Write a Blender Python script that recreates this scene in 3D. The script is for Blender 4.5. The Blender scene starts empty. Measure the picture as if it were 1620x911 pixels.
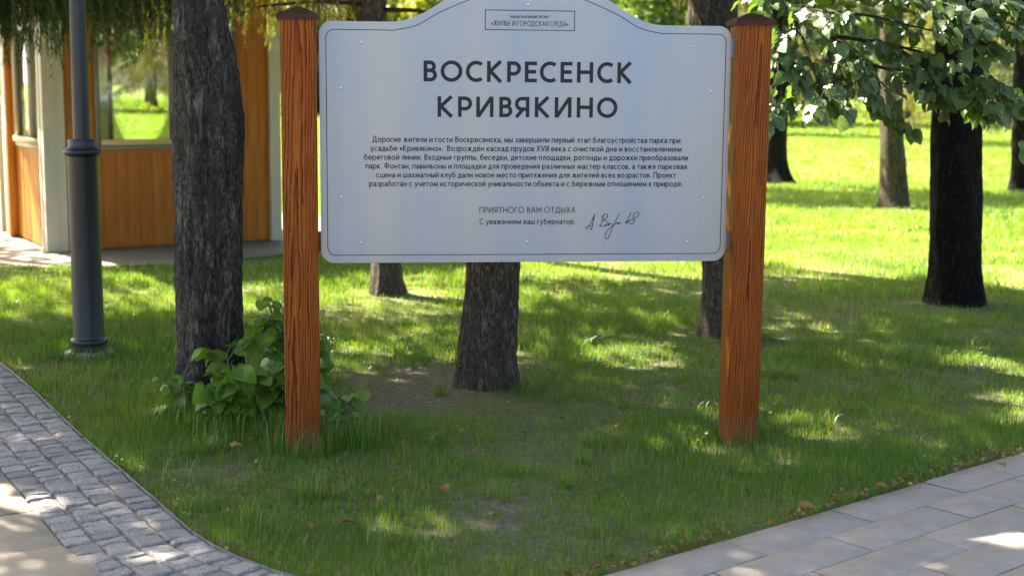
import bpy, math, random
import numpy as np
from mathutils import Vector, Matrix, noise as mnoise

C = bpy.context.scene
COL = C.collection
R = math.radians
rng = np.random.default_rng(7)
random.seed(7)

# ------------------------------------------------------------------ camera, light, exposure
cam = bpy.data.cameras.new('camera')
camo = bpy.data.objects.new('camera', cam)
COL.objects.link(camo)
cam.sensor_width = 36.0
cam.lens = 50.0
cam.clip_end = 900.0
camo.matrix_world = Matrix.Translation((0, 0, 1.6)) @ Matrix.Rotation(math.pi / 2 - R(8.23), 4, 'X') @ Matrix.Rotation(R(0.5), 4, 'Z')
cam.dof.use_dof = True
cam.dof.focus_distance = 6.25
cam.dof.aperture_fstop = 2.6
C.camera = camo

SUN_AZ = (-0.75, 0.66)
SUN_EL = R(46)
_n = math.hypot(*SUN_AZ)
SUN = np.array([SUN_AZ[0] / _n * math.cos(SUN_EL), SUN_AZ[1] / _n * math.cos(SUN_EL), math.sin(SUN_EL)])
w = bpy.data.worlds.new('World')
C.world = w
w.use_nodes = True
nt = w.node_tree
sky = nt.nodes.new('ShaderNodeTexSky')
sky.sky_type = 'NISHITA'
sky.sun_disc = False
sky.sun_elevation = SUN_EL
sky.sun_rotation = math.atan2(SUN_AZ[0], SUN_AZ[1])
sky.air_density = 0.75
sky.dust_density = 4.0
sky.ozone_density = 0.8
nt.links.new(sky.outputs[0], nt.nodes['Background'].inputs[0])
nt.nodes['Background'].inputs[1].default_value = 0.076
sl = bpy.data.lights.new('sun', 'SUN')
sl.energy = 5.0
sl.angle = R(0.55)
sl.color = (1.0, 0.93, 0.80)
so = bpy.data.objects.new('sun', sl)
COL.objects.link(so)
so.rotation_euler = Vector(-SUN).to_track_quat('-Z', 'Y').to_euler()
so.location = (-20, 20, 30)
C.view_settings.view_transform = 'Standard'
C.view_settings.look = 'None'
C.view_settings.exposure = 3.2
C.view_settings.gamma = 1.0
C.render.engine = 'CYCLES'
C.cycles.use_denoising = True
C.cycles.max_bounces = 8
C.cycles.transparent_max_bounces = 12
C.cycles.transmission_bounces = 6
C.cycles.caustics_reflective = False
C.cycles.caustics_refractive = False

# ------------------------------------------------------------------ helpers
def tag(o, label=None, cat=None, group=None, kind=None):
    if label: o['label'] = label
    if cat: o['category'] = cat
    if group: o['group'] = group
    if kind: o['kind'] = kind
    return o

def empty(name, loc=(0, 0, 0), rz=0.0):
    o = bpy.data.objects.new(name, None)
    o.empty_display_size = 0.2
    o.location = loc
    o.rotation_euler = (0, 0, rz)
    COL.objects.link(o)
    return o

def link(name, me, mat=None, parent=None):
    o = bpy.data.objects.new(name, me)
    if mat is not None:
        for m in (mat if isinstance(mat, (list, tuple)) else [mat]):
            me.materials.append(m)
    COL.objects.link(o)
    if parent is not None: o.parent = parent
    return o

def np_mesh(name, V, F, smooth=False, rnd=None):
    """V (N,3); F = list of (M,k) int arrays; rnd per-vertex float attribute 'rnd'."""
    me = bpy.data.meshes.new(name)
    V = np.ascontiguousarray(V, dtype=np.float32)
    if not isinstance(F, list): F = [F]
    F = [np.asarray(f, dtype=np.int32) for f in F if len(f)]
    li = np.concatenate([f.ravel() for f in F])
    tot = np.concatenate([np.full(len(f), f.shape[1], dtype=np.int32) for f in F])
    st = np.concatenate([[0], np.cumsum(tot)[:-1]]).astype(np.int32)
    me.vertices.add(len(V)); me.vertices.foreach_set('co', V.ravel())
    me.loops.add(len(li)); me.loops.foreach_set('vertex_index', li)
    me.polygons.add(len(tot)); me.polygons.foreach_set('loop_start', st); me.polygons.foreach_set('loop_total', tot)
    if smooth: me.polygons.foreach_set('use_smooth', np.ones(len(tot), dtype=bool))
    if rnd is not None:
        a = me.attributes.new('rnd', 'FLOAT', 'POINT')
        a.data.foreach_set('value', np.asarray(rnd, dtype=np.float32))
    me.update(calc_edges=True)
    me.validate()
    return me

class MB:
    """collects shapes and links them as one mesh object"""
    def __init__(s): s.v = []; s.f = []
    def add(s, v, f):
        b = len(s.v); s.v += [tuple(p) for p in v]; s.f += [tuple(i + b for i in q) for q in f]; return s
    def box(s, x0, x1, y0, y1, z0, z1, b=0.0):
        if b <= 0:
            v = [(x, y, z) for z in (z0, z1) for y in (y0, y1) for x in (x0, x1)]
            return s.add(v, [(0, 2, 3, 1), (4, 5, 7, 6), (0, 1, 5, 4), (2, 6, 7, 3), (0, 4, 6, 2), (1, 3, 7, 5)])
        v = []; f = []
        xs, ys, zs = (x0, x1), (y0, y1), (z0, z1)
        idx = {}
        for i in (0, 1):
            for j in (0, 1):
                for k in (0, 1):
                    sx, sy, sz = (1 - 2 * i) * b, (1 - 2 * j) * b, (1 - 2 * k) * b
                    for a, p in enumerate(((xs[i], ys[j] + sy, zs[k] + sz), (xs[i] + sx, ys[j], zs[k] + sz), (xs[i] + sx, ys[j] + sy, zs[k]))):
                        idx[i, j, k, a] = len(v); v.append(p)
        for i in (0, 1):
            q = [idx[i, j, k, 0] for j, k in ((0, 0), (0, 1), (1, 1), (1, 0))]; f.append(q if i == 0 else q[::-1])
            q = [idx[j, i, k, 1] for j, k in ((0, 0), (1, 0), (1, 1), (0, 1))]; f.append(q if i == 0 else q[::-1])
            q = [idx[j, k, i, 2] for j, k in ((0, 0), (0, 1), (1, 1), (1, 0))]; f.append(q if i == 0 else q[::-1])
        for i in (0, 1):
            for j in (0, 1):
                f.append((idx[i, j, 0, 0], idx[i, j, 0, 1], idx[i, j, 1, 1], idx[i, j, 1, 0]))
                f.append((idx[i, 0, j, 0], idx[i, 0, j, 2], idx[i, 1, j, 2], idx[i, 1, j, 0]))
                f.append((idx[0, i, j, 1], idx[0, i, j, 2], idx[1, i, j, 2], idx[1, i, j, 1]))
                for k in (0, 1): f.append((idx[i, j, k, 0], idx[i, j, k, 1], idx[i, j, k, 2]))
        return s.add(v, f)
    def lathe(s, prof, n=40, c=(0, 0, 0)):
        v = []; f = []
        for r, z in prof:
            for i in range(n):
                a = 2 * math.pi * i / n
                v.append((c[0] + r * math.cos(a), c[1] + r * math.sin(a), c[2] + z))
        for k in range(len(prof) - 1):
            for i in range(n):
                j = (i + 1) % n
                f.append((k * n + i, k * n + j, (k + 1) * n + j, (k + 1) * n + i))
        f.append(tuple(range(n))[::-1]); f.append(tuple((len(prof) - 1) * n + i for i in range(n)))
        return s.add(v, f)
    def tube(s, pts, rad, n=8):
        pts = [Vector(p) for p in pts]
        if not isinstance(rad, (list, tuple)): rad = [rad] * len(pts)
        v = []; f = []
        for k, p in enumerate(pts):
            d = (pts[min(k + 1, len(pts) - 1)] - pts[max(k - 1, 0)]).normalized()
            a = d.orthogonal().normalized() if abs(d.z) > 0.95 else d.cross(Vector((0, 0, 1))).normalized()
            b = d.cross(a)
            for i in range(n):
                t = 2 * math.pi * i / n
                v.append(p + (a * math.cos(t) + b * math.sin(t)) * rad[k])
        for k in range(len(pts) - 1):
            for i in range(n):
                j = (i + 1) % n
                f.append((k * n + i, k * n + j, (k + 1) * n + j, (k + 1) * n + i))
        f.append(tuple(range(n))[::-1]); f.append(tuple((len(pts) - 1) * n + i for i in range(n)))
        return s.add(v, f)
    def mesh(s, name, smooth=False):
        me = bpy.data.meshes.new(name)
        me.from_pydata(s.v, [], s.f)
        if smooth: me.polygons.foreach_set('use_smooth', np.ones(len(s.f), dtype=bool))
        import bmesh
        bm = bmesh.new(); bm.from_mesh(me); bmesh.ops.recalc_face_normals(bm, faces=bm.faces); bm.to_mesh(me); bm.free()
        me.update()
        return me
    def build(s, name, mat, parent=None, smooth=False): return link(name, s.mesh(name, smooth), mat, parent)

def autosmooth(o, ang=35):
    me = o.data
    me.polygons.foreach_set('use_smooth', np.ones(len(me.polygons), dtype=bool))
    me.set_sharp_from_angle(angle=R(ang))
    return o

# ------------------------------------------------------------------ materials
class NT:
    def __init__(s, name):
        s.m = bpy.data.materials.new(name); s.m.use_nodes = True
        s.t = s.m.node_tree; s.t.nodes.clear()
        s.out = s.n('ShaderNodeOutputMaterial')
    def n(s, typ, ins=None, **kw):
        x = s.t.nodes.new(typ)
        for k, v in kw.items(): setattr(x, k, v)
        for k, v in (ins or {}).items(): s.set(x, k, v)
        return x
    def set(s, x, k, v):
        i = x.inputs[k]
        if isinstance(v, bpy.types.NodeSocket): s.t.links.new(v, i)
        elif isinstance(v, bpy.types.Node): s.t.links.new(v.outputs[0], i)
        elif isinstance(v, (tuple, list)) and len(v) == 3 and i.type == 'RGBA': i.default_value = (*v, 1)
        else: i.default_value = v
    def tex(s, kind='Object', scale=(1, 1, 1), rot=(0, 0, 0), loc=(0, 0, 0)):
        c = s.n('ShaderNodeTexCoord')
        return s.n('ShaderNodeMapping', {'Vector': c.outputs[kind], 'Scale': scale, 'Rotation': rot, 'Location': loc})
    def noise(s, vec, scale, detail=4, rough=0.55, dist=0.0):
        return s.n('ShaderNodeTexNoise', {'Vector': vec, 'Scale': scale, 'Detail': detail, 'Roughness': rough, 'Distortion': dist})
    def ramp(s, fac, stops, interp='LINEAR'):
        r = s.n('ShaderNodeValToRGB', {'Fac': fac}); e = r.color_ramp.elements; r.color_ramp.interpolation = interp
        while len(e) < len(stops): e.new(0.5)
        for q, (p, c) in zip(e, stops):
            q.position = p; q.color = (*c, 1) if isinstance(c, (tuple, list)) else (c, c, c, 1)
        return r
    def mix(s, fac, a, b, mode='MIX'):
        x = s.n('ShaderNodeMix', data_type='RGBA', blend_type=mode)
        s.set(x, 0, fac); s.set(x, 6, a); s.set(x, 7, b)
        return x.outputs[2]
    def math(s, op, a, b=0.0, clamp=False):
        x = s.n('ShaderNodeMath', operation=op, use_clamp=clamp); s.set(x, 0, a); s.set(x, 1, b); return x
    def bump(s, h, strength=0.3, dist=0.01, normal=None):
        b = s.n('ShaderNodeBump', {'Height': h, 'Strength': strength, 'Distance': dist})
        if normal is not None: s.set(b, 'Normal', normal)
        return b
    def pbr(s, color, rough=0.6, normal=None, metal=0.0, spec=0.5, **kw):
        p = s.n('ShaderNodeBsdfPrincipled', {'Base Color': color, 'Roughness': rough, 'Metallic': metal, 'Specular IOR Level': spec})
        if normal is not None: s.set(p, 'Normal', normal)
        for k, v in kw.items(): s.set(p, k, v)
        s.t.links.new(p.outputs[0], s.out.inputs[0])
        return s.m

def leaf_mat(name, c1, c2, trans, rough=0.45, gloss=0.06, tint=None, third=None):
    """thin leaf: diffuse + translucent + a little gloss; colour varies leaf by leaf"""
    k = NT(name)
    a = k.n('ShaderNodeAttribute', attribute_name='rnd')
    stops = [(0.0, c1), (0.85, c2)]
    if third: stops.append((0.97, third))
    col = k.ramp(a.outputs['Fac'], stops)
    tcol = k.mix(1.0, col.outputs[0], tint or (1.55, 1.5, 0.75), 'MULTIPLY')
    d = k.n('ShaderNodeBsdfDiffuse', {'Color': col.outputs[0]})
    t = k.n('ShaderNodeBsdfTranslucent', {'Color': tcol})
    g = k.n('ShaderNodeBsdfGlossy', {'Color': (0.72, 0.75, 0.62), 'Roughness': rough})
    m1 = k.n('ShaderNodeMixShader', {0: trans, 1: d, 2: t})
    lw = k.n('ShaderNodeLayerWeight', {'Blend': 0.35})
    fac = k.math('ADD', k.math('MULTIPLY', lw.outputs['Fresnel'], 0.10), gloss)
    m2 = k.n('ShaderNodeMixShader', {0: fac, 1: m1, 2: g})
    k.t.links.new(m2.outputs[0], k.out.inputs[0])
    return k.m

def bark_mat(name, lo, hi, scale=1.0, lichen=0.0, moss=0.0):
    k = NT(name)
    v = k.tex('Object', (1, 1, 0.24))
    fis = k.noise(v, 24 * scale, 8, 0.72, 1.2)
    rid = k.math('MULTIPLY', k.math('ABSOLUTE', k.math('SUBTRACT', fis.outputs[0], 0.5)), 5.0, clamp=True)
    vo = k.n('ShaderNodeTexVoronoi', {'Vector': k.mix(0.10, k.tex('Object', (1, 1, 0.45)).outputs[0], k.noise(v, 14, 4).outputs['Color'], 'LINEAR_LIGHT'), 'Scale': 60 * scale, 'Randomness': 1.0}, feature='F1')
    fine = k.noise(k.tex('Object', (1, 1, 0.5)), 130 * scale, 6, 0.75)
    n2 = k.noise(k.tex('Object', (1, 1, 0.5)), 3.5 * scale, 5, 0.6)
    h = k.math('ADD', k.math('MULTIPLY', rid, 0.6), k.math('MULTIPLY', fine.outputs[0], 0.45))
    h = k.math('SUBTRACT', h, k.math('MULTIPLY', vo.outputs['Distance'], 0.35))
    c = k.ramp(h, [(0.04, tuple(x * 0.28 for x in lo)), (0.25, lo), (0.58, hi)])
    c = k.mix(k.ramp(n2.outputs[0], [(0.38, 0.0), (0.68, 0.6)]).outputs[0], c.outputs[0], tuple(x * 0.45 for x in lo))
    if lichen:
        n3 = k.noise(k.tex('Object', (1, 1, 0.6)), 70, 5, 0.75)
        n4 = k.noise(k.tex('Object', (1, 1, 0.7)), 3.0, 3)
        f = k.math('MULTIPLY', k.ramp(n3.outputs[0], [(0.52, 0.0), (0.60, lichen)]).outputs[0], k.ramp(n4.outputs[0], [(0.40, 0.05), (0.62, 0.8)]).outputs[0])
        c = k.mix(f, c, (0.27, 0.265, 0.24))
    if moss:
        n5 = k.noise(k.tex('Object', (1, 1, 0.5), loc=(3, 1, 0)), 3.5, 6)
        c = k.mix(k.ramp(n5.outputs[0], [(0.5, 0.0), (0.66, moss)]).outputs[0], c, (0.030, 0.034, 0.014))
    b = k.bump(h, 1.0, 0.03)
    return k.pbr(c, 0.9, b, spec=0.12)

def plain(name, col, rough=0.5, var=0.15, scale=18, bump=0.05, metal=0.0, spec=0.5):
    k = NT(name)
    v = k.tex('Object')
    n = k.noise(v, scale, 6)
    c = k.mix(k.ramp(n.outputs[0], [(0.3, 0.0), (0.7, 1.0)]).outputs[0], tuple(x * (1 - var) for x in col), tuple(min(1, x * (1 + var)) for x in col))
    return k.pbr(c, rough, k.bump(n.outputs[0], bump, 0.01), metal, spec)

def post_wood(name, off):
    k = NT(name)
    v = k.tex('Object', (1, 1, 0.075), rot=(R(9), R(-17), 0), loc=off)
    wv = k.n('ShaderNodeTexWave', {'Vector': v, 'Scale': 36, 'Distortion': 6.5, 'Detail': 3, 'Detail Scale': 1.2, 'Detail Roughness': 0.55}, wave_type='RINGS', rings_direction='Z', wave_profile='SAW')
    fine = k.noise(k.tex('Object', (1, 1, 0.02)), 260, 4, 0.7)
    big = k.noise(k.tex('Object', (1, 1, 0.25)), 9, 4)
    c = k.ramp(wv.outputs[0], [(0.0, (0.34, 0.105, 0.014)), (0.50, (0.29, 0.077, 0.010)), (0.76, (0.16, 0.035, 0.006)), (0.90, (0.036, 0.007, 0.003)), (1.0, (0.17, 0.034, 0.004))])
    c = k.mix(k.ramp(fine.outputs[0], [(0.35, 0.5), (0.6, 0.0)]).outputs[0], c.outputs[0], (0.07, 0.014, 0.003))
    c = k.mix(k.ramp(big.outputs[0], [(0.42, 0.0), (0.68, 0.5)]).outputs[0], c, (0.13, 0.022, 0.004))
    base = k.n('ShaderNodeMapRange', {0: k.n('ShaderNodeSeparateXYZ', {0: k.n('ShaderNodeTexCoord').outputs['Object']}).outputs[2], 1: 0.02, 2: 0.16, 3: 0.6, 4: 0.0})
    c = k.mix(k.math('MULTIPLY', base, k.math('ADD', big.outputs[0], 0.3)), c, (0.16, 0.095, 0.05))
    h = k.math('ADD', k.math('MULTIPLY', wv.outputs[0], -0.6), k.math('MULTIPLY', fine.outputs[0], 0.5))
    return k.pbr(c, 0.42, k.bump(h, 0.45, 0.004), spec=0.10)

def board_wood(name, hue, vertical=True):
    """varnished tongue-and-groove boards: every board its own shade (by position), grain along it"""
    k = NT(name)
    at = k.n('ShaderNodeAttribute', attribute_name='rnd')
    v = k.tex('Object', (1, 1, 0.05) if vertical else (0.05, 1, 1))
    g = k.noise(v, 60, 6, 0.65, 0.6)
    sp = k.noise(k.tex('Object', (1, 1, 0.6)), 3, 5)
    c = k.ramp(g.outputs[0], [(0.3, tuple(x * 0.62 for x in hue)), (0.62, hue)])
    c = k.mix(k.math('MULTIPLY', at.outputs['Fac'], 0.55), c.outputs[0], (hue[0] * 0.5, hue[1] * 0.38, hue[2] * 0.3))
    c = k.mix(k.ramp(sp.outputs[0], [(0.5, 0.0), (0.72, 0.35)]).outputs[0], c, (hue[0] * 0.6, hue[1] * 0.45, hue[2] * 0.35))
    return k.pbr(c, 0.45, k.bump(g.outputs[0], 0.1, 0.004), spec=0.22)

M = {}
# ground under the grass: soil with thin green cover
k = NT('lawn_soil')
v = k.tex('Object')
n1 = k.noise(v, 1.1, 6, 0.6); n2 = k.noise(v, 28, 8, 0.7); n3 = k.noise(v, 0.25, 4)
soil = k.ramp(n2.outputs[0], [(0.28, (0.060, 0.050, 0.032)), (0.55, (0.155, 0.130, 0.086)), (0.75, (0.25, 0.215, 0.150))])
green = k.ramp(n2.outputs[0], [(0.3, (0.080, 0.120, 0.014)), (0.7, (0.155, 0.190, 0.026))])
sep = k.n('ShaderNodeSeparateXYZ', {0: v.outputs[0]})
far = k.n('ShaderNodeMapRange', {0: sep.outputs[1], 1: 8.5, 2: 17.0})
cov = k.math('ADD', k.ramp(n1.outputs[0], [(0.42, 0.0), (0.62, 0.55)]).outputs[0], far, clamp=True)
M['soil'] = k.pbr(k.mix(cov, soil.outputs[0], green.outputs[0]), 0.95, k.bump(n2.outputs[0], 0.8, 0.03), spec=0.1)

k = NT('granite_sett')
v = k.tex('Object')
at = k.n('ShaderNodeAttribute', attribute_name='rnd')
n1 = k.noise(v, 120, 6, 0.8); n2 = k.noise(v, 30, 6, 0.7); n3 = k.noise(v, 3.0, 3)
c = k.ramp(n1.outputs[0], [(0.3, (0.17, 0.155, 0.138)), (0.48, (0.42, 0.380, 0.325)), (0.62, (0.72, 0.66, 0.575))])
c = k.mix(k.math('MULTIPLY', at.outputs['Fac'], 0.6), c.outputs[0], (0.18, 0.175, 0.175))
c = k.mix(k.ramp(n2.outputs[0], [(0.45, 0.0), (0.75, 0.5)]).outputs[0], c, (0.20, 0.18, 0.155))
h = k.math('ADD', k.math('MULTIPLY', n2.outputs[0], 1.0), k.math('MULTIPLY', n1.outputs[0], 0.6))
M['sett'] = k.pbr(c, 0.8, k.bump(h, 1.0, 0.018), spec=0.25)

def slab_mat(name, col):
    k = NT(name)
    v = k.tex('Object')
    at = k.n('ShaderNodeAttribute', attribute_name='rnd')
    n1 = k.noise(v, 210, 5, 0.8); n2 = k.noise(v, 4.0, 8, 0.7); n3 = k.noise(v, 38, 5, 0.6)
    c = k.mix(k.ramp(n2.outputs[0], [(0.35, 0.0), (0.68, 1.0)]).outputs[0], col, tuple(x * 0.72 for x in col))
    c = k.mix(k.math('MULTIPLY', at.outputs['Fac'], 0.35), c, tuple(x * 0.82 for x in col))
    c = k.mix(k.ramp(n1.outputs[0], [(0.33, 0.35), (0.5, 0.0)]).outputs[0], c, tuple(x * 0.5 for x in col))
    c = k.mix(k.ramp(n3.outputs[0], [(0.58, 0.0), (0.72, 0.4)]).outputs[0], c, tuple(x * 0.5 for x in col))
    n4 = k.noise(v, 11, 6, 0.7)
    c = k.mix(k.ramp(n4.outputs[0], [(0.52, 0.0), (0.70, 0.45)]).outputs[0], c, tuple(x * 1.25 for x in col))
    return k.pbr(c, 0.8, k.bump(n1.outputs[0], 0.25, 0.003), spec=0.3)
M['slab_beige'] = slab_mat('beige_slab', (0.32, 0.26, 0.185))
M['slab_grey'] = slab_mat('grey_slab', (0.34, 0.288, 0.230))
M['joint'] = plain('joint_sand', (0.22, 0.19, 0.15), 0.95, 0.5, 60, 0.6, spec=0.1)
k = NT('pale_gravel_path')
v = k.tex('Object'); n1 = k.noise(v, 2.2, 6); n2 = k.noise(v, 70, 6, 0.75)
c = k.ramp(n2.outputs[0], [(0.3, (0.12, 0.098, 0.07)), (0.6, (0.26, 0.22, 0.165))])
c = k.mix(k.ramp(n1.outputs[0], [(0.4, 0.0), (0.65, 0.7)]).outputs[0], c.outputs[0], (0.16, 0.125, 0.088))
M['apron'] = k.pbr(c, 0.9, k.bump(n2.outputs[0], 0.5, 0.01), spec=0.2)
M['edging'] = plain('metal_edging', (0.30, 0.29, 0.28), 0.45, 0.25, 30, 0.1, metal=0.6)
M['grass'] = leaf_mat('grass_blade', (0.055, 0.150, 0.015), (0.124, 0.230, 0.025), 0.46, 0.5, 0.012, (2.0, 1.5, 0.75), (0.26, 0.21, 0.085))
M['linden'] = leaf_mat('linden_leaf', (0.052, 0.105, 0.018), (0.115, 0.170, 0.045), 0.42, 0.45, 0.045, (1.5, 1.55, 0.6))
M['sprout'] = leaf_mat('sprout_leaf', (0.062, 0.140, 0.011), (0.140, 0.240, 0.020), 0.42, 0.45, 0.008, (1.4, 1.5, 0.6))
M['crown'] = leaf_mat('crown_leaf', (0.040, 0.084, 0.014), (0.088, 0.138, 0.022), 0.48, 0.5, 0.015, (1.7, 1.6, 0.6))
M['crown_sunlit'] = leaf_mat('sunlit_crown_leaf', (0.100, 0.130, 0.018), (0.180, 0.200, 0.034), 0.5, 0.5, 0.015, (1.7, 1.5, 0.6), (0.22, 0.19, 0.06))  # sunlit yellow of the far foliage is put into the leaf colour
M['needle'] = leaf_mat('spruce_needle', (0.022, 0.045, 0.014), (0.052, 0.085, 0.020), 0.15, 0.5, 0.015, (1.4, 1.4, 0.6))
M['needle_sunlit'] = leaf_mat('sunlit_conifer_needle', (0.085, 0.105, 0.016), (0.160, 0.165, 0.030), 0.42, 0.5, 0.015, (1.6, 1.4, 0.6), (0.20, 0.15, 0.05))  # lit copy of the spruce needle, sunshine painted as yellow-green
M['dry_leaf'] = leaf_mat('dry_leaf', (0.22, 0.10, 0.020), (0.13, 0.06, 0.02), 0.25, 0.5, 0.008, (1.3, 1.1, 0.7), (0.30, 0.20, 0.04))
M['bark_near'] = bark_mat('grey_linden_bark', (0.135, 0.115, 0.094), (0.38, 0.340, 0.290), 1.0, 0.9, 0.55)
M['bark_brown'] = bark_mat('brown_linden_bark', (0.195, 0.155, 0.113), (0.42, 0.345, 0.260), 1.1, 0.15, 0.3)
M['bark_backlit'] = bark_mat('backlit_bark', (0.017, 0.014, 0.0105), (0.052, 0.042, 0.031), 0.9, 0.0, 0.3)  # near black of trunks seen against the sun, painted into the bark
M['bark_olive'] = bark_mat('olive_bark', (0.13, 0.110, 0.062), (0.25, 0.215, 0.130), 0.8, 0.0, 0.6)
M['twig'] = plain('twig', (0.040, 0.030, 0.020), 0.8, 0.3, 30, 0.2, spec=0.2)
M['straw'] = plain('dry_straw', (0.20, 0.15, 0.075), 0.8, 0.3, 40, 0.1, spec=0.1)
M['stem'] = plain('green_stem', (0.085, 0.10, 0.035), 0.6, 0.3, 40, 0.1)
M['lamp'] = plain('dark_blue_grey_paint', (0.007, 0.010, 0.013), 0.40, 0.25, 9, 0.03, spec=0.5)
M['concrete'] = plain('concrete_footing', (0.33, 0.33, 0.33), 0.85, 0.3, 22, 0.4, spec=0.2)
M['lampglass'] = plain('frosted_glass', (0.75, 0.75, 0.72), 0.35, 0.03, 5, 0.0)
M['cream'] = plain('cream_paint', (0.52, 0.475, 0.335), 0.55, 0.07, 7, 0.03)
M['olive_trim'] = plain('olive_grey_trim', (0.20, 0.195, 0.13), 0.5, 0.1, 9, 0.03)
M['roof'] = plain('brown_roof_sheet', (0.10, 0.055, 0.035), 0.5, 0.15, 6, 0.03)
M['wood_panel'] = board_wood('amber_boards', (0.52, 0.180, 0.016))
M['wood_trim'] = board_wood('amber_trim', (0.58, 0.215, 0.018))
M['wood_sill'] = board_wood('pale_wood_sill', (0.72, 0.54, 0.30), False)
M['cap'] = plain('brown_cap_paint', (0.045, 0.017, 0.014), 0.5, 0.4, 24, 0.15, spec=0.15)
M['post_a'] = post_wood('stained_larch', (0.035, 0.052, 0.1))
M['post_b'] = post_wood('stained_larch_two', (0.010, 0.075, 0.3))
M['ink'] = plain('dark_ink', (0.010, 0.010, 0.014), 0.5, 0.05, 30, 0.0, spec=0.3)
M['steel'] = plain('dull_steel', (0.30, 0.30, 0.31), 0.4, 0.1, 40, 0.02, metal=0.9)
M['screw'] = plain('zinc_screw', (0.60, 0.60, 0.60), 0.3, 0.1, 40, 0.02, metal=0.9)
k = NT('window_glass')
lw = k.n('ShaderNodeLayerWeight', {'Blend': 0.25})
mx = k.n('ShaderNodeMixShader', {0: k.math('ADD', k.math('MULTIPLY', lw.outputs['Fresnel'], 0.7), 0.03), 1: k.n('ShaderNodeBsdfTransparent', {'Color': (0.95, 0.97, 0.95)}), 2: k.n('ShaderNodeBsdfGlossy', {'Roughness': 0.03})})
k.t.links.new(mx.outputs[0], k.out.inputs[0])
M['glass'] = k.m
# pearly aluminium sheet with faint vertical unevenness
k = NT('pearl_board')
v = k.tex('Object', (1, 1, 0.03)); v2 = k.tex('Object', (1, 1, 0.12))
n1 = k.noise(v, 4.5, 3, 0.5); n2 = k.noise(v, 45, 3, 0.6); n3 = k.noise(v2, 160, 2, 0.5)
c = k.ramp(n1.outputs[0], [(0.32, (0.260, 0.298, 0.375)), (0.5, (0.302, 0.322, 0.362)), (0.68, (0.345, 0.338, 0.345))])  # blue to warm bands paint soft reflections into the sheet's colour
h = k.math('ADD', k.math('MULTIPLY', n1.outputs[0], 3.0), k.math('MULTIPLY', n2.outputs[0], 0.12))
M['board'] = k.pbr(c.outputs[0], k.math('ADD', k.math('MULTIPLY', n3.outputs[0], 0.1), 0.30), k.bump(h, 0.22, 0.012), 0.40, 0.5)

# ------------------------------------------------------------------ ground patches chosen to be sunlit: crown leaves shading them are cut away
LIT_SPOTS = [(1.0, 12.1, 1.0, 0.62, 1.0), (3.3, 13.9, 2.2, 2.3, 1.0), (0.71, 8.25, 0.34, 0.36, 0.95), (-0.86, 9.15, 0.5, 0.45, 0.9),
        (-3.2, 10.3, 1.0, 1.3, 0.62), (-1.9, 9.6, 0.5, 0.5, 0.7), (2.08, 8.12, 0.22, 0.28, 0.9), (2.80, 7.95, 0.32, 0.45, 0.9), (-1.81, 5.10, 0.13, 0.2, 1.0), (-2.0, 5.3, 0.1, 0.16, 1.0),
        (1.52, 5.22, 0.17, 0.10, 0.9), (1.78, 4.86, 0.13, 0.15, 0.9), (-3.9, 12.6, 1.7, 0.55, 0.62), (4.2, 11.7, 0.5, 0.6, 1.0),
        (0.1, 10.6, 0.4, 0.35, 0.7), (-1.15, 4.62, 0.15, 0.13, 0.95), (-0.65, 10.3, 0.5, 0.5, 0.7), (3.5, 6.9, 1.1, 0.9, 0.95), (2.1, 5.55, 0.25, 0.15, 0.8),
        (-4.4, 14.2, 1.3, 1.0, 0.95), (-0.3, 5.0, 0.25, 0.12, 0.8), (0.4, 5.5, 0.2, 0.12, 0.5), (-2.2, 6.2, 0.2, 0.15, 0.5)]
STRIPS = [(3.5, 20.2, 8.0, 1.7), (8.0, 11.2, 2.6, 1.5), (6.5, 16.3, 2.5, 0.8), (13.0, 17.0, 4.0, 2.0)]
def sunlit(gx, gy):
    p = np.zeros_like(gx)
    for cx, cy, rx, ry, s in LIT_SPOTS:
        d = ((gx - cx) / rx) ** 2 + ((gy - cy) / ry) ** 2
        p = np.maximum(p, s * np.clip((1.35 - d) / 0.6, 0, 1))
    lawn = np.clip((gy - 13.2 + 0.35 * np.sin(gx * 1.3)) / 0.8, 0, 1)
    for cx, cy, rx, ry in STRIPS:
        d = ((gx - cx) / rx) ** 2 + ((gy - cy) / ry) ** 2
        lawn = np.minimum(lawn, np.clip((d - 0.7) / 0.5, 0, 1))
    return np.maximum(p, lawn)
def sun_keep(P):
    t = P[:, 2] / SUN[2]
    return rng.random(len(P)) >= sunlit(P[:, 0] - SUN[0] * t, P[:, 1] - SUN[1] * t)

# ------------------------------------------------------------------ ground and paving
def inside(poly, x, y):
    poly = np.asarray(poly); r = np.zeros(x.shape, bool); j = len(poly) - 1
    for i in range(len(poly)):
        xi, yi = poly[i]; xj, yj = poly[j]
        c = ((yi > y) != (yj > y)) & (x < (xj - xi) * (y - yi) / (yj - yi + 1e-12) + xi)
        r ^= c; j = i
    return r

def smooth_path(pts, n):
    pts = np.asarray(pts, float)
    q = []
    for i in range(len(pts) - 1):
        p0, p1, p2, p3 = pts[max(i - 1, 0)], pts[i], pts[i + 1], pts[min(i + 2, len(pts) - 1)]
        for t in np.linspace(0, 1, n, endpoint=False):
            q.append(0.5 * (2 * p1 + (p2 - p0) * t + (2 * p0 - 5 * p1 + 4 * p2 - p3) * t ** 2 + (3 * p1 - p0 - 3 * p2 + p3) * t ** 3))
    q.append(pts[-1])
    return np.array(q)

def resample(P, step):
    d = np.concatenate([[0], np.cumsum(np.linalg.norm(np.diff(P, axis=0), axis=1))])
    s = np.arange(0, d[-1], step)
    return np.stack([np.interp(s, d, P[:, i]) for i in range(P.shape[1])], 1)

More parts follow.
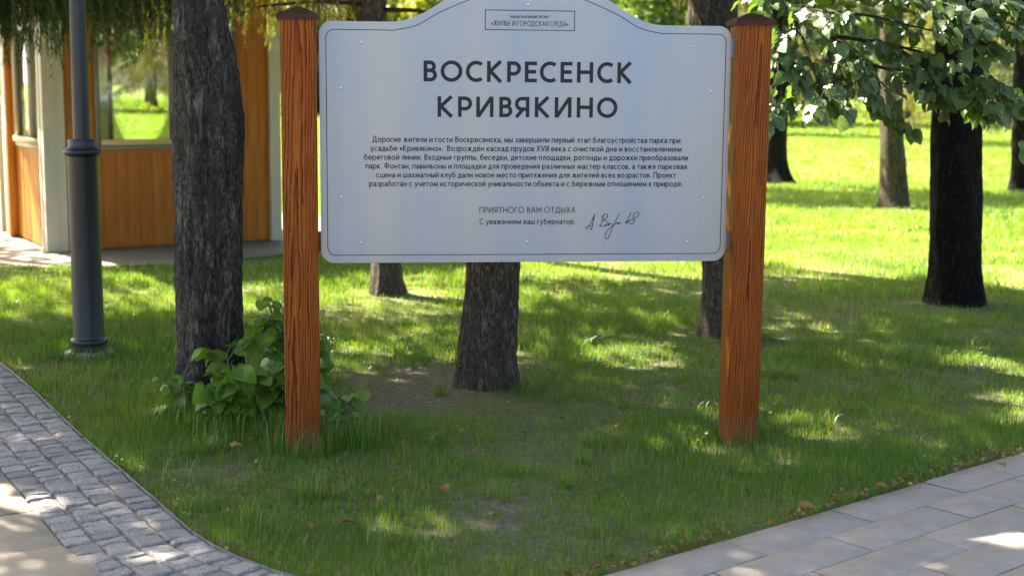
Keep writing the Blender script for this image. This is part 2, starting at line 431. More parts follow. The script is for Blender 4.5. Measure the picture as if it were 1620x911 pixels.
S = 320.0
g = MB(); g.add([(-S, -S, 0), (S, -S, 0), (S, S, 0), (-S, S, 0)], [(0, 1, 2, 3)])
tag(g.build('ground', M['soil']), kind='structure')

EDGE = resample(smooth_path([(-7.5, 13.6), (-5.6, 11.6), (-4.25, 9.95), (-3.5, 8.85), (-2.91, 7.94), (-2.43, 7.14), (-2.01, 6.40), (-1.57, 5.65), (-1.34, 5.26), (-1.14, 4.92), (-0.99, 4.72), (-0.85, 4.58), (-0.70, 4.46), (-0.45, 4.32), (-0.1, 4.2), (0.3, 4.14), (1.0, 4.12)], 12) * 0.9895, 0.02)
TG = np.gradient(EDGE, axis=0); TG /= np.linalg.norm(TG, axis=1)[:, None]
NR = np.stack([TG[:, 1], -TG[:, 0]], 1)          # to the right of travel (travel goes towards the camera): away from the lawn
NR = np.where((NR @ np.array([-1.0, -1.0]))[:, None] > 0, NR, -NR)
BAND = 0.43
inner = EDGE + NR * BAND

def add_block(V, F, RN, corners, z0, z1, r, jit=0.0, rnd=0.0, res=4, ed=.11):
    """a stone with a slightly domed, worn top from 4 ground corners"""
    c = np.array(corners, float)
    b = len(V)
    top = []
    us = [0.0] + list(np.linspace(ed, 1 - ed, res - 1)) + [1.0]
    for i in range(res + 1):
        for j in range(res + 1):
            u, t = us[i], us[j]
            p = (c[0] * (1 - u) + c[1] * u) * (1 - t) + (c[3] * (1 - u) + c[2] * u) * t
            e = min(u, 1 - u, t, 1 - t)
            z = z1 - (r if e == 0 else 0) + (random.uniform(-jit, jit) if e > 0 else 0)
            top.append((p[0] + (random.uniform(-jit, jit) * 1.0 if jit else 0), p[1] + (random.uniform(-jit, jit) if jit else 0), z))
    V += top
    n = res + 1
    for i in range(res):
        for j in range(res):
            F.append((b + i * n + j, b + (i + 1) * n + j, b + (i + 1) * n + j + 1, b + i * n + j + 1))
    ring = [i * n for i in range(n)] + [res * n + j for j in range(1, n)] + [(res - i) * n + res for i in range(1, n)] + [res - j for j in range(1, res)]
    lo = len(V)
    V += [(V[b + q][0], V[b + q][1], z0) for q in ring]
    m = len(ring)
    for q in range(m): F.append((b + ring[q], b + ring[(q + 1) % m], lo + (q + 1) % m, lo + q))
    RN += [rnd] * (len(V) - b)

V, F, RN = [], [], []
rows = 4
for rr in range(rows):
    o0, o1 = 0.008 + rr * BAND / rows, 0.008 + (rr + 1) * BAND / rows - 0.013
    i = random.randint(0, 5)
    while i < len(EDGE) - 12:
        ln = max(3, int(round(random.uniform(0.065, 0.115) / 0.02)))
        if i + ln >= len(EDGE): break
        a, b_ = i, i + ln
        g0 = 0.006 * TG[a]
        cs = [EDGE[a] + g0 + NR[a] * o0, EDGE[b_] - g0 + NR[b_] * o0, EDGE[b_] - g0 + NR[b_] * o1, EDGE[a] + g0 + NR[a] * o1]
        cs = [p + np.array([random.uniform(-.006, .006), random.uniform(-.006, .006)]) for p in cs]
        if cs[0][1] < 11.5 and np.cross(cs[1] - cs[0], cs[3] - cs[0]) != 0:
            if np.cross(cs[1] - cs[0], cs[2] - cs[0]) < 0: cs = cs[::-1]
            add_block(V, F, RN, cs, 0.002, 0.015 + random.uniform(-.003, .004), 0.006, 0.0030, random.random() ** 1.3, 5, .07)
        i = b_
tris = [f for f in F]
me = np_mesh('cobbled_strip', np.array(V), np.array(tris))
me.polygons.foreach_set('use_smooth', np.ones(len(me.polygons), dtype=bool)); me.set_sharp_from_angle(angle=R(22))
a = me.attributes.new('rnd', 'FLOAT', 'POINT'); a.data.foreach_set('value', np.array(RN, dtype=np.float32))
tag(link('cobbled_strip', me, M['sett']), kind='structure')

# joint bed below the setts and slabs
def sheet(name, poly, z, mat, kind='structure'):
    me = bpy.data.meshes.new(name); me.from_pydata([(x, y, z) for x, y in poly], [], [tuple(range(len(poly)))])
    return tag(link(name, me, mat), kind=kind)
PAVE_L = [tuple(p) for p in EDGE] + [(1.0, 0.5), (-9.5, 0.5), (-9.5, 13.6)]
sheet('paving_bed', PAVE_L, 0.0035, M['joint'])
RE0, RE1 = np.array([0.30, 4.48]) * 0.9915, np.array([2.27, 6.13]) * 0.9915
RD = (RE1 - RE0) / np.linalg.norm(RE1 - RE0); RN_ = np.array([RD[1], -RD[0]])
PAVE_R = [tuple(RE0 - RD * 0.62), tuple(RE0 + RD * 9), tuple(RE0 + RD * 9 + RN_ * 6), (1.02, -1.0), (1.02, 4.0)]
sheet('pavement_bed', PAVE_R, 0.0075, M['joint'])

def slabs(name, org, d, nrm, rows, L, W, mat, top, s0, s1, clip=None, z0=0.0085):
    V, F, RN = [], [], []
    for r in range(rows):
        s = s0 + (r % 2) * L * 0.5 + random.uniform(-.02, .02)
        while s < s1:
            gp = 0.002
            pts = [org + d * (s + gp) + nrm * (r * W + gp), org + d * (s + L - gp) + nrm * (r * W + gp), org + d * (s + L - gp) + nrm * ((r + 1) * W - gp), org + d * (s + gp) + nrm * ((r + 1) * W - gp)]
            c = sum(pts) / 4
            if clip is None or clip(c, pts):
                if np.cross(pts[1] - pts[0], pts[2] - pts[0]) < 0: pts = pts[::-1]
                add_block(V, F, RN, pts, z0, top + random.uniform(-.0015, .0015), 0.0025, 0.0, random.random(), 3, .008)
            s += L
    me = np_mesh(name, np.array(V), np.array(F))
    a = me.attributes.new('rnd', 'FLOAT', 'POINT'); a.data.foreach_set('value', np.array(RN, dtype=np.float32))
    return tag(link(name, me, mat), kind='structure')
slabs('pavement', RE0, RD, RN_, 18, 0.60, 0.20, M['slab_grey'], 0.014, -0.6, 8.0, lambda c, p: c[1] > 0.8 and c[0] > -0.3 and min(q[1] for q in p) > -1)
# beige slabs follow the cobbled band on the left
II = inner
def slab_strip():
    V, F, RN = [], [], []
    Lw = 0.30
    for r in range(9):
        o0, o1 = BAND + 0.004 + r * 0.30, BAND + 0.004 + (r + 1) * 0.30 - 0.006
        i = (r % 2) * 10 + 3
        step = 22
        while i + step < len(EDGE):
            a, b = i, i + step
            # straight slabs: use the band's tangent where it is straight
            P = [EDGE[a] + NR[a] * o0 + TG[a] * .003, EDGE[b] + NR[b] * o0 - TG[b] * .003, EDGE[b] + NR[b] * o1 - TG[b] * .003, EDGE[a] + NR[a] * o1 + TG[a] * .003]
            if P[0][1] < 12 and P[2][1] > 0.8:
                if np.cross(P[1] - P[0], P[2] - P[0]) < 0: P = P[::-1]
                add_block(V, F, RN, P, 0.0045, 0.017 + random.uniform(-.0015, .0015), 0.0025, 0.0, random.random(), 3, .008)
            i = b
    me = np_mesh('paving_slabs', np.array(V), np.array(F))
    a = me.attributes.new('rnd', 'FLOAT', 'POINT'); a.data.foreach_set('value', np.array(RN, dtype=np.float32))
    tag(link('path', me, M['slab_beige']), kind='structure')
slab_strip()
# thin metal edging between lawn and setts
mb = MB()
e2 = EDGE[::4]; n2_ = NR[::4]
for i in range(len(e2) - 1):
    a, b = e2[i], e2[i + 1]; na, nb = n2_[i] * 0.0022, n2_[i + 1] * 0.0022
    mb.add([(*(a - na), 0), (*(b - nb), 0), (*(b + nb), 0), (*(a + na), 0), (*(a - na), .018), (*(b - nb), .018), (*(b + nb), .018), (*(a + na), .018)], [(4, 5, 6, 7), (0, 1, 5, 4), (3, 7, 6, 2)])
tag(mb.build('kerb_strip', M['edging']), kind='structure')
APRON = [(-9.0, 11.7), (-5.6, 11.85), (-4.34, 11.94), (-3.6, 12.0), (-2.96, 12.22), (-2.5, 12.6), (-2.1, 13.0), (-1.6, 13.9), (-1.5, 15.2), (-2.5, 17.2), (-4.3, 17.6), (-6.5, 16.6), (-9.0, 15.5)]
sheet('pavilion_apron', APRON, 0.012, M['apron'])

# ------------------------------------------------------------------ park sign
TH = R(6.5)
sign = tag(empty('park_sign', (-0.90, 5.97, 0), TH), 'silver information board with dark lettering between two stained wooden posts', 'sign')
BY = 0.075 - 0.003         # front face of the board behind the post fronts
for cx, mat in ((0.005, M['post_a']), (1.947, M['post_b'])):
    h = 0.073
    me = MB().box(-h, h, -h, h, 0, 1.855, 0.004).mesh('post')
    p = link('post', me, mat, sign); p.location = (cx, h, 0)
    c = MB(); q = 0.088
    c.add([(-q, -q, 1.850), (q, -q, 1.850), (q, q, 1.850), (-q, q, 1.850), (-q, -q, 1.870), (q, -q, 1.870), (q, q, 1.870), (-q, q, 1.870), (-.012, -.012, 1.903), (.012, -.012, 1.903), (.012, .012, 1.903), (-.012, .012, 1.903)],
          [(3, 2, 1, 0), (0, 1, 5, 4), (1, 2, 6, 5), (2, 3, 7, 6), (3, 0, 4, 7), (4, 5, 9, 8), (5, 6, 10, 9), (6, 7, 11, 10), (7, 4, 8, 11), (8, 9, 10, 11)])
    cp = c.build('post_cap', M['cap'], p)
    k_ = MB(); k_.lathe([(0.012, 1.902), (0.013, 1.908), (0.009, 1.914), (0.0, 1.916)], 12); autosmooth(k_.build('finial', M['twig'], cp)) if False else None

def profile(x0, x1, z0, ztop, pts, r, n=8):
    """outline: rounded bottom corners and shoulders, arch from symmetric |d| -> z points"""
    cx = (x0 + x1) / 2
    out = []
    def arc(ax, az, a0, a1):
        for i in range(n + 1):
            t = R(a0 + (a1 - a0) * i / n); out.append((ax + r * math.cos(t), az + r * math.sin(t)))
    arc(x0 + r, z0 + r, 180, 270); arc(x1 - r, z0 + r, 270, 360); arc(x1 - r, ztop - r, 0, 90)
    P = smooth_path([(d, z) for d, z in pts], 6)
    for d, z in P: out.append((cx + d, z))
    for d, z in P[::-1][1:]: out.append((cx - d, z))
    arc(x0 + r, ztop - r, 90, 180)
    return out
OUT = profile(0.0895, 1.8615, 0.8255, 1.8465, [(0.60, 1.8465), (0.56, 1.8485), (0.51, 1.859), (0.44, 1.889), (0.35, 1.945), (0.25, 2.000), (0.13, 2.036), (0.0, 2.047)], 0.055)
INN = profile(0.1185, 1.8380, 0.8585, 1.8115, [(0.60, 1.8115), (0.57, 1.8125), (0.475, 1.8345), (0.383, 1.887), (0.243, 1.9465), (0.12, 1.984), (0.0, 1.995)], 0.034)
mb = MB(); n = len(OUT)
mb.add([(x, BY, z) for x, z in OUT] + [(x, BY + 0.006, z) for x, z in OUT], [tuple(range(n)), tuple(range(2 * n - 1, n - 1, -1))] + [(i, n + i, n + (i + 1) % n, (i + 1) % n) for i in range(n)])
board = mb.build('board', M['board'], sign)
# frame behind the board
fr = MB()
for (x0, x1, z0, z1) in ((0.14, 1.81, 0.90, 0.93), (0.14, 1.81, 1.74, 1.77), (0.14, 0.17, 0.93, 1.74), (1.78, 1.81, 0.93, 1.74), (0.96, 0.99, 0.93, 1.74)):
    fr.box(x0, x1, BY + 0.0065, BY + 0.030, z0, z1)
fr.build('back_frame', M['steel'], sign)
for x0, x1, zc in ((0.078, 0.14, 0.918), (0.078, 0.14, 1.756), (1.81, 1.874, 0.918), (1.81, 1.874, 1.756)):
    b = MB(); b.box(x0, x1, BY + 0.008, BY + 0.026, zc - 0.042, zc + 0.042, 0.002)
    xs = x0 if x0 < 1 else x1
    b.box(min(xs, xs + (0.004 if x0 < 1 else -0.004)), max(xs, xs + (0.004 if x0 < 1 else -0.004)), BY - 0.012, BY + 0.0078, zc - 0.042, zc + 0.042)
    b.build('bracket', M['steel'] if x0 > 1 else M['post_a'], sign)

def strip2d(pts, wd, closed=False):
    P = [Vector((x, z)) for x, z in pts]; L, Rr = [], []
    n = len(P)
    for i in range(n):
        a = P[(i - 1) % n] if (closed or i > 0) else P[i]; b = P[(i + 1) % n] if (closed or i < n - 1) else P[i]
        d1 = (P[i] - a); d2 = (b - P[i])
        d1 = d1.normalized() if d1.length > 1e-9 else d2.normalized()
        d2 = d2.normalized() if d2.length > 1e-9 else d1
        t = (d1 + d2).normalized(); nn = Vector((-t.y, t.x))
        sc = 1 / max(0.35, nn.dot(Vector((-d1.y, d1.x))))
        L.append(P[i] + nn * wd / 2 * sc); Rr.append(P[i] - nn * wd / 2 * sc)
    return L, Rr
class Ink:
    def __init__(s): s.mb = MB(); s.k = 0
    def stroke(s, pts, wd, closed=False):
        L, Rr = strip2d(pts, wd, closed); n = len(L)
        y = BY - 0.0008 - (s.k % 12) * 0.00005; s.k += 1
        v = [(p.x, y, p.y) for p in L] + [(p.x, y, p.y) for p in Rr]
        s.mb.add(v, [(i, (i + 1) % n, n + (i + 1) % n, n + i) for i in range(n if closed else n - 1)])
ink = Ink(); ink.stroke(INN, 0.0031, True); ink.mb.build('border_line', M['ink'], board)
ink = Ink(); ink.stroke([(0.790, 1.819), (1.173, 1.819), (1.173, 1.9005), (0.790, 1.9005)], 0.0032, True); ink.mb.build('caption_box', M['ink'], board)

# large heading letters drawn stroke by stroke
def ell(cx, cz, rx, rz, a0, a1, n=24): return [(cx + rx * math.cos(R(a0 + (a1 - a0) * i / n)), cz + rz * math.sin(R(a0 + (a1 - a0) * i / n))) for i in range(n + 1)]
def glyph(ink, ch, x, z, W, H, t):
    h = t / 2
    P = lambda pts: [(x + a, z + b) for a, b in pts]
    st = lambda pts, c=False: ink.stroke(P(pts), t, c)
    if ch in 'ВРЕНКИ': st([(h, 0), (h, H)])
    if ch == 'В':
        for b0, b1, w_ in ((H * 0.53, H, W * 0.92), (0, H * 0.53, W)):
            lo, hi = (b0 - h if b0 > 0 else h), (b1 - h if b1 == H else b1 + h - t * 0.0 - h)
            lo = b0 if b0 > 0 else h; hi = H - h if b1 == H else b1
            r_ = (hi - lo) / 2; rx = min(r_, W * 0.5)
            st([(t, hi), (w_ - h - rx, hi)] + ell(w_ - h - rx, lo + r_, rx, r_, 90, -90)[1:-1] + [(w_ - h - rx, lo), (t, lo)])
    if ch == 'Р':
        lo, hi = H * 0.40, H - h; r_ = (hi - lo) / 2
        st([(t, hi), (W - h - r_, hi)] + ell(W - h - r_, lo + r_, r_, r_, 90, -90)[1:-1] + [(W - h - r_, lo), (t, lo)])
    if ch == 'Я':
        st([(W - h, 0), (W - h, H)])
        lo, hi = H * 0.40, H - h; r_ = (hi - lo) / 2
        st([(W - t, hi), (h + r_, hi)] + ell(h + r_, lo + r_, r_, r_, 90, 270)[1:-1] + [(h + r_, lo), (W - t, lo)])
        st([(W * 0.56, lo), (W * 0.10, 0.0)])
    if ch == 'Е':
        st([(t, H - h), (W, H - h)]); st([(t, H * 0.51), (W * 0.93, H * 0.51)]); st([(t, h), (W, h)])
    if ch == 'Н':
        st([(W - h, 0), (W - h, H)]); st([(t, H * 0.51), (W - t, H * 0.51)])
    if ch == 'И':
        st([(W - h, 0), (W - h, H)]); st([(h * 1.1, H * 0.02), (W - h * 1.1, H * 0.98)])
    if ch == 'К':
        st([(t * 0.8, H * 0.50), (W - h * 1.25, H)]); st([(t * 1.05, H * 0.50), (W - h * 1.15, 0)])
    if ch == 'О': ink.stroke(P(ell(W / 2, H / 2, W / 2 - h, H / 2 - h + 0.001, 0, 360, 44)[:-1]), t, True)
    if ch == 'С':
        st(ell(W * 0.62, H / 2, W * 0.62 - h, H / 2 - h + 0.001, 52, 308, 30))
def heading(name, rows_, z, H):
    ink = Ink()
    k1 = (1.4296 - 0.5284) / (1540 - 130)
    for ch, a, b in rows_: glyph(ink, ch, 0.5284 + (a - 130) * k1, z, (b - a) * k1, H, H * 0.178)
    return ink.mb.build(name, M['ink'], board)
heading('heading', [('В', 130, 219), ('О', 243, 388), ('С', 411, 525), ('К', 553, 660), ('Р', 688, 781), ('Е', 807, 889), ('С', 908, 1020), ('Е', 1048, 1129), ('Н', 1160, 1270), ('С', 1297, 1408), ('К', 1435, 1540)], 1.5990, 0.0880)
heading('heading', [('К', 223, 332), ('Р', 360, 454), ('И', 482, 598), ('В', 637, 725), ('Я', 742, 840), ('К', 877, 983), ('И', 1012, 1126), ('Н', 1162, 1272), ('О', 1300, 1440)], 1.4505, 0.0865)

# text lines: (text, left s, right s, baseline z, cap height, weight)
_U = {'В': .60, 'О': 1.0, 'С': .80, 'К': .68, 'Р': .58, 'Е': .54, 'Н': .74, 'И': .78, 'Я': .62}
def LN(*p): return list(p)
def AR(*a): return ell(*a, n=14)
_b1 = lambda x: LN((x, .40), (x + .18, .40)) + AR(x + .18, .23, .17, .17, 90, -90) + LN((x, .06))
_b2 = lambda x: LN((x, .56), (x + .26, .56)) + AR(x + .26, .31, .24, .25, 90, -90) + LN((x, .06))
FONT = {   # simple geometric sans: centre lines in cap heights, (width, strokes)
 'о': (.68, [AR(.34, .35, .29, .295, 0, 360)]), 'а': (.56, [LN((.50, 0), (.50, .42)), AR(.27, .42, .23, .22, 155, 0), AR(.26, .205, .20, .15, 0, 360)]),
 'б': (.66, [AR(.33, .33, .27, .275, 0, 360), LN((.06, .33), (.09, .66), (.24, .87), (.55, .96))]),
 'в': (.52, [LN((.06, 0), (.06, .70)), LN((.06, .64), (.28, .64)) + AR(.28, .50, .14, .14, 90, -90) + LN((.06, .36)), LN((.06, .36), (.30, .36)) + AR(.30, .21, .16, .15, 90, -90) + LN((.06, .06))]),
 'г': (.42, [LN((.06, 0), (.06, .70)), LN((.06, .64), (.42, .64))]), 'д': (.66, [LN((.14, .06), (.24, .64), (.53, .64), (.53, .06)), LN((0, .06), (.66, .06)), LN((.05, .06), (.05, -.16)), LN((.61, .06), (.61, -.16))]),
 'е': (.64, [AR(.33, .35, .28, .295, 0, 318), LN((.05, .35), (.64, .35))]), 'ж': (.86, [LN((.43, 0), (.43, .70)), LN((.08, .70), (.37, .36), (.05, 0)), LN((.78, .70), (.49, .36), (.81, 0)), LN((.35, .36), (.51, .36))]),
 'з': (.46, [AR(.22, .50, .17, .14, 150, -90), AR(.22, .21, .20, .15, 90, -150)]), 'и': (.60, [LN((.06, 0), (.06, .70)), LN((.54, 0), (.54, .70)), LN((.07, .06), (.53, .64))]),
 'к': (.52, [LN((.06, 0), (.06, .70)), LN((.46, .70), (.13, .36), (.50, 0))]), 'л': (.58, [LN((.52, 0), (.52, .64), (.22, .64), (.17, .22), (.02, .06))]),
 'м': (.78, [LN((.06, 0), (.10, .70)), LN((.10, .66), (.39, .12), (.68, .66)), LN((.68, .70), (.72, 0))]), 'н': (.58, [LN((.06, 0), (.06, .70)), LN((.52, 0), (.52, .70)), LN((.06, .36), (.52, .36))]),
 'п': (.58, [LN((.06, 0), (.06, .64), (.52, .64), (.52, 0))]), 'р': (.67, [LN((.06, -.28), (.06, .70)), AR(.35, .35, .27, .29, 0, 360)]), 'с': (.57, [AR(.33, .35, .28, .295, 48, 312)]),
 'т': (.50, [LN((0, .64), (.50, .64)), LN((.25, 0), (.25, .64))]), 'у': (.56, [LN((.03, .70), (.28, .06)), LN((.53, .70), (.24, -.14), (.06, -.22))]),
 'ф': (.92, [LN((.46, -.28), (.46, .95)), AR(.46, .35, .39, .28, 0, 360)]), 'х': (.54, [LN((.03, .70), (.51, 0)), LN((.51, .70), (.03, 0))]),
 'ц': (.66, [LN((.06, .70), (.06, .06), (.62, .06), (.62, -.16)), LN((.50, .06), (.50, .70))]), 'ч': (.56, [LN((.06, .70), (.06, .44), (.12, .33), (.25, .29), (.50, .29)), LN((.50, 0), (.50, .70))]),
 'ш': (.82, [LN((.06, .70), (.06, .06), (.76, .06), (.76, .70)), LN((.41, .06), (.41, .70))]), 'щ': (.90, [LN((.06, .70), (.06, .06), (.86, .06), (.86, -.16)), LN((.74, .06), (.74, .70)), LN((.40, .06), (.40, .70))]),
 'ы': (.68, [LN((.06, 0), (.06, .70)), _b1(.06), LN((.62, 0), (.62, .70))]), 'ь': (.46, [LN((.06, 0), (.06, .70)), _b1(.06)]), 'ъ': (.56, [LN((.16, 0), (.16, .70)), LN((0, .64), (.16, .64)), _b1(.16)]),
 'э': (.60, [AR(.27, .35, .27, .295, 132, -132), LN((.17, .35), (.54, .35))]), 'ю': (.84, [LN((.06, 0), (.06, .70)), LN((.06, .35), (.22, .35)), AR(.50, .35, .28, .295, 0, 360)]),
 'я': (.54, [LN((.48, 0), (.48, .70)), LN((.48, .64), (.24, .64)) + AR(.24, .49, .16, .15, 90, 270) + LN((.48, .34)), LN((.27, .34), (.05, 0))]),
 'А': (.76, [LN((.04, 0), (.38, 1)), LN((.38, 1), (.72, 0)), LN((.16, .30), (.60, .30))]), 'М': (.92, [LN((.06, 0), (.13, 1)), LN((.13, .95), (.46, .28), (.79, .95)), LN((.79, 1), (.86, 0))]),
 'Д': (.84, [LN((.18, .06), (.32, .94), (.68, .94), (.68, .06)), LN((0, .06), (.84, .06)), LN((.05, .06), (.05, -.18)), LN((.79, .06), (.79, -.18))]),
 'Ж': (1.06, [LN((.53, 0), (.53, 1)), LN((.08, 1), (.46, .52), (.05, 0)), LN((.98, 1), (.60, .52), (1.01, 0)), LN((.44, .52), (.62, .52))]), 'Л': (.72, [LN((.66, 0), (.66, .94), (.28, .94), (.20, .28), (.02, .06))]),
 'Г': (.52, [LN((.06, 0), (.06, .94), (.52, .94))]), 'П': (.74, [LN((.06, 0), (.06, .94), (.68, .94), (.68, 0))]), 'Т': (.62, [LN((0, .94), (.62, .94)), LN((.31, 0), (.31, .94))]),
 'Ф': (1.0, [LN((.5, 0), (.5, 1.02)), AR(.5, .53, .42, .30, 0, 360)]), 'Ц': (.82, [LN((.06, 1), (.06, .06), (.78, .06), (.78, -.18)), LN((.64, .06), (.64, 1))]),
 'Ы': (.82, [LN((.06, 0), (.06, 1)), _b2(.06), LN((.76, 0), (.76, 1))]), 'Ь': (.56, [LN((.06, 0), (.06, 1)), _b2(.06)]), 'Х': (.68, [LN((.03, 1), (.65, 0)), LN((.65, 1), (.03, 0))]),
 'X': (.68, [LN((.03, 1), (.65, 0)), LN((.65, 1), (.03, 0))]), 'V': (.70, [LN((.03, 1), (.35, 0)), LN((.35, 0), (.67, 1))]), 'I': (.12, [LN((.06, 0), (.06, 1))]),
 '.': (.14, [LN((.07, 0), (.07, .14))]), ',': (.14, [LN((.09, .12), (.04, -.14))]), '-': (.34, [LN((.02, .36), (.32, .36))]),
 '«': (.44, [LN((.20, .58), (.04, .36), (.20, .14)), LN((.40, .58), (.24, .36), (.40, .14))]), '»': (.44, [LN((.04, .58), (.20, .36), (.04, .14)), LN((.24, .58), (.40, .36), (.24, .14))]),
}
FONT['ё'] = (.64, FONT['е'][1] + [LN((.21, .83), (.21, .95)), LN((.45, .83), (.45, .95))])
FONT['й'] = (.60, FONT['и'][1] + [AR(.30, .95, .14, .12, 200, 340)])
FONT['Й'] = (.78, None)
def text_line(name, txt, s0, s1, z, cap, wt=.13, gap=.15):
    tot = 0
    for ch in txt: tot += .34 if ch == ' ' else (_U[ch] if ch in _U else FONT[ch][0]) + gap
    sx = (s1 - s0) / (tot - gap); sz = cap
    ink = Ink(); x = s0
    for ch in txt:
        if ch == ' ': x += .34 * sx; continue
        if ch in _U or ch == 'Й':
            W = _U.get(ch, .78)
            glyph(ink, 'И' if ch == 'Й' else ch, x, z, W * sx, cap, wt * cap)
            if ch == 'Й': ink.stroke([(x + a * sx, z + b * sz) for a, b in AR(.39, 1.25, .16, .12, 200, 340)], wt * cap)
        else:
            W = FONT[ch][0]
            for st in FONT[ch][1]:
                cl = len(st) > 12 and abs(st[0][0] - st[-1][0]) + abs(st[0][1] - st[-1][1]) < 1e-6
                ink.stroke([(x + a * sx, z + b * sz) for a, b in (st[:-1] if cl else st)], wt * cap, cl)
        x += (W + gap) * sx
    return ink.mb.build(name, M['ink'], board)
Z0, DZ = 1.3425, 0.0377
for i, (t, s0, s1) in enumerate([
    ('Дорогие жители и гости Воскресенска, мы завершили первый этап благоустройства парка при', 0.3106, 1.6465),
    ('усадьбе «Кривякино».  Возрождён каскад прудов XVIII века с очисткой дна и восстановлением', 0.3023, 1.6532),
    ('береговой линии. Входные группы, беседки, детские площадки, ротонды и дорожки преобразовали', 0.2753, 1.6824),
    ('парк. Фонтан, павильоны и площадки для проведения различных мастер-классов, а также парковая', 0.2804, 1.6778),
    ('сцена и шахматный клуб дали новое место притяжения для жителей всех возрастов. Проект', 0.3258, 1.6309),
    ('разработан с учетом исторической уникальности объекта и с бережным отношением к природе.', 0.2961, 1.6601)]):
    text_line('text_line', t, s0, s1, Z0 - DZ * i, 0.0250, .145)
text_line('text_line', 'ПРИЯТНОГО ВАМ ОТДЫХА', 0.7697, 1.1885, 1.0400, 0.0250, .125)
text_line('text_line', 'С уважением ваш губернатор.', 0.7701, 1.1890, 0.9905, 0.0240, .135)
text_line('caption', 'НАЦИОНАЛЬНЫЙ ПРОЕКТ', 0.8961, 1.0669, 1.8690, 0.0110, .16)
text_line('caption', '«ЖИЛЬЕ И ГОРОДСКАЯ СРЕДА»', 0.8154, 1.1464, 1.8360, 0.0210, .11)
# signature
ink = Ink()
def sg(pts, wd=0.0030):
    k1 = 0.0027 / 5.4
    ink.stroke(smooth_path([(1.2315 + (a - 990) * k1 * 1.035, 0.9747 - (b - 275) * k1) for a, b in pts], 6), wd)
sg([(990, 270), (1015, 280), (1045, 225), (1072, 158)], 0.0030); sg([(1072, 158), (1048, 280), (1036, 284)], 0.0035); sg([(1000, 262), (1045, 258)], 0.0020); sg([(1056, 266), (1060, 268)], 0.003)
sg([(1150, 172), (1130, 240), (1112, 268)], 0.003); sg([(1128, 190), (1160, 160), (1185, 166), (1170, 195), (1140, 210), (1168, 215), (1178, 240), (1150, 262), (1118, 262)])
sg([(1150, 262), (1180, 255), (1195, 236), (1190, 258), (1212, 236), (1222, 250)]); sg([(1285, 150), (1250, 220), (1215, 310), (1190, 368), (1172, 372), (1163, 345), (1185, 300), (1225, 262), (1262, 236)])
sg([(1262, 236), (1278, 228), (1268, 244), (1292, 236), (1305, 240)]); sg([(1385, 145), (1350, 215), (1340, 232), (1366, 214), (1372, 228), (1350, 236), (1330, 230)])
sg([(1366, 214), (1400, 205), (1440, 175), (1450, 150), (1425, 143), (1400, 175), (1412, 215), (1400, 240), (1372, 246)])
ink.mb.build('signature', M['ink'], board)
for sx, sz in [(0.2663, 1.7593), (0.1788, 1.5688), (0.1762, 1.1077), (0.2608, 0.9119), (0.9770, 0.9132), (1.6923, 0.9118), (1.758, 1.1043), (1.7785, 1.5668), (1.6947, 1.7584), (0.9730, 1.9277)]:
    v, f = [], []
    mb = MB()
    for kk, (r_, y_) in enumerate(((0.0062, 0.0), (0.0055, -0.0022), (0.0028, -0.0034))):
        v += [(sx + r_ * math.cos(a), BY + y_, sz + r_ * math.sin(a)) for a in np.linspace(0, 2 * math.pi, 12, endpoint=False)]
    for kk in range(2): f += [(kk * 12 + i, kk * 12 + (i + 1) % 12, kk * 12 + 12 + (i + 1) % 12, kk * 12 + 12 + i) for i in range(12)]
    f.append(tuple(range(24, 36)))
    mb.add(v, f).build('screw', M['screw'], board, True)

# ------------------------------------------------------------------ lamp post
lp = tag(empty('street_lamp', (-2.475, 8.2, 0)), 'dark blue grey cast lamp post standing on the lawn by the cobbled strip', 'street lamp')
autosmooth(MB().lathe([(0.150, 0), (0.150, 0.012), (0.135, 0.022), (0.10, 0.024)], 40).build('footing', M['concrete'], lp))
autosmooth(MB().lathe([(0.100, 0.024), (0.097, 0.060), (0.104, 0.066), (0.107, 0.080), (0.103, 0.092), (0.092, 0.100), (0.089, 0.112), (0.087, 0.5), (0.087, 1.150), (0.090, 1.160)], 56).build('base_column', M['lamp'], lp))
autosmooth(MB().lathe([(0.090, 1.158), (0.103, 1.168), (0.108, 1.180), (0.105, 1.190), (0.092, 1.198), (0.083, 1.210), (0.080, 1.222), (0.080, 1.246), (0.076, 1.252), (0.050, 1.253)], 56).build('collar', M['lamp'], lp))
autosmooth(MB().lathe([(0.050, 1.251), (0.049, 1.30), (0.046, 2.2), (0.042, 3.5)], 48).build('pole', M['lamp'], lp))
autosmooth(MB().lathe([(0.06, 3.5), (0.07, 3.53), (0.05, 3.56), (0.10, 3.60), (0.13, 3.62)], 32).build('lantern_base', M['lamp'], lp))
autosmooth(MB().lathe([(0.12, 3.622), (0.19, 3.90), (0.20, 4.0), (0.10, 4.05)], 32).build('lamp_shade', M['lampglass'], lp))
autosmooth(MB().lathe([(0.22, 4.051), (0.21, 4.06), (0.08, 4.18), (0.03, 4.22), (0.0, 4.26)], 32).build('lantern_roof', M['lamp'], lp))

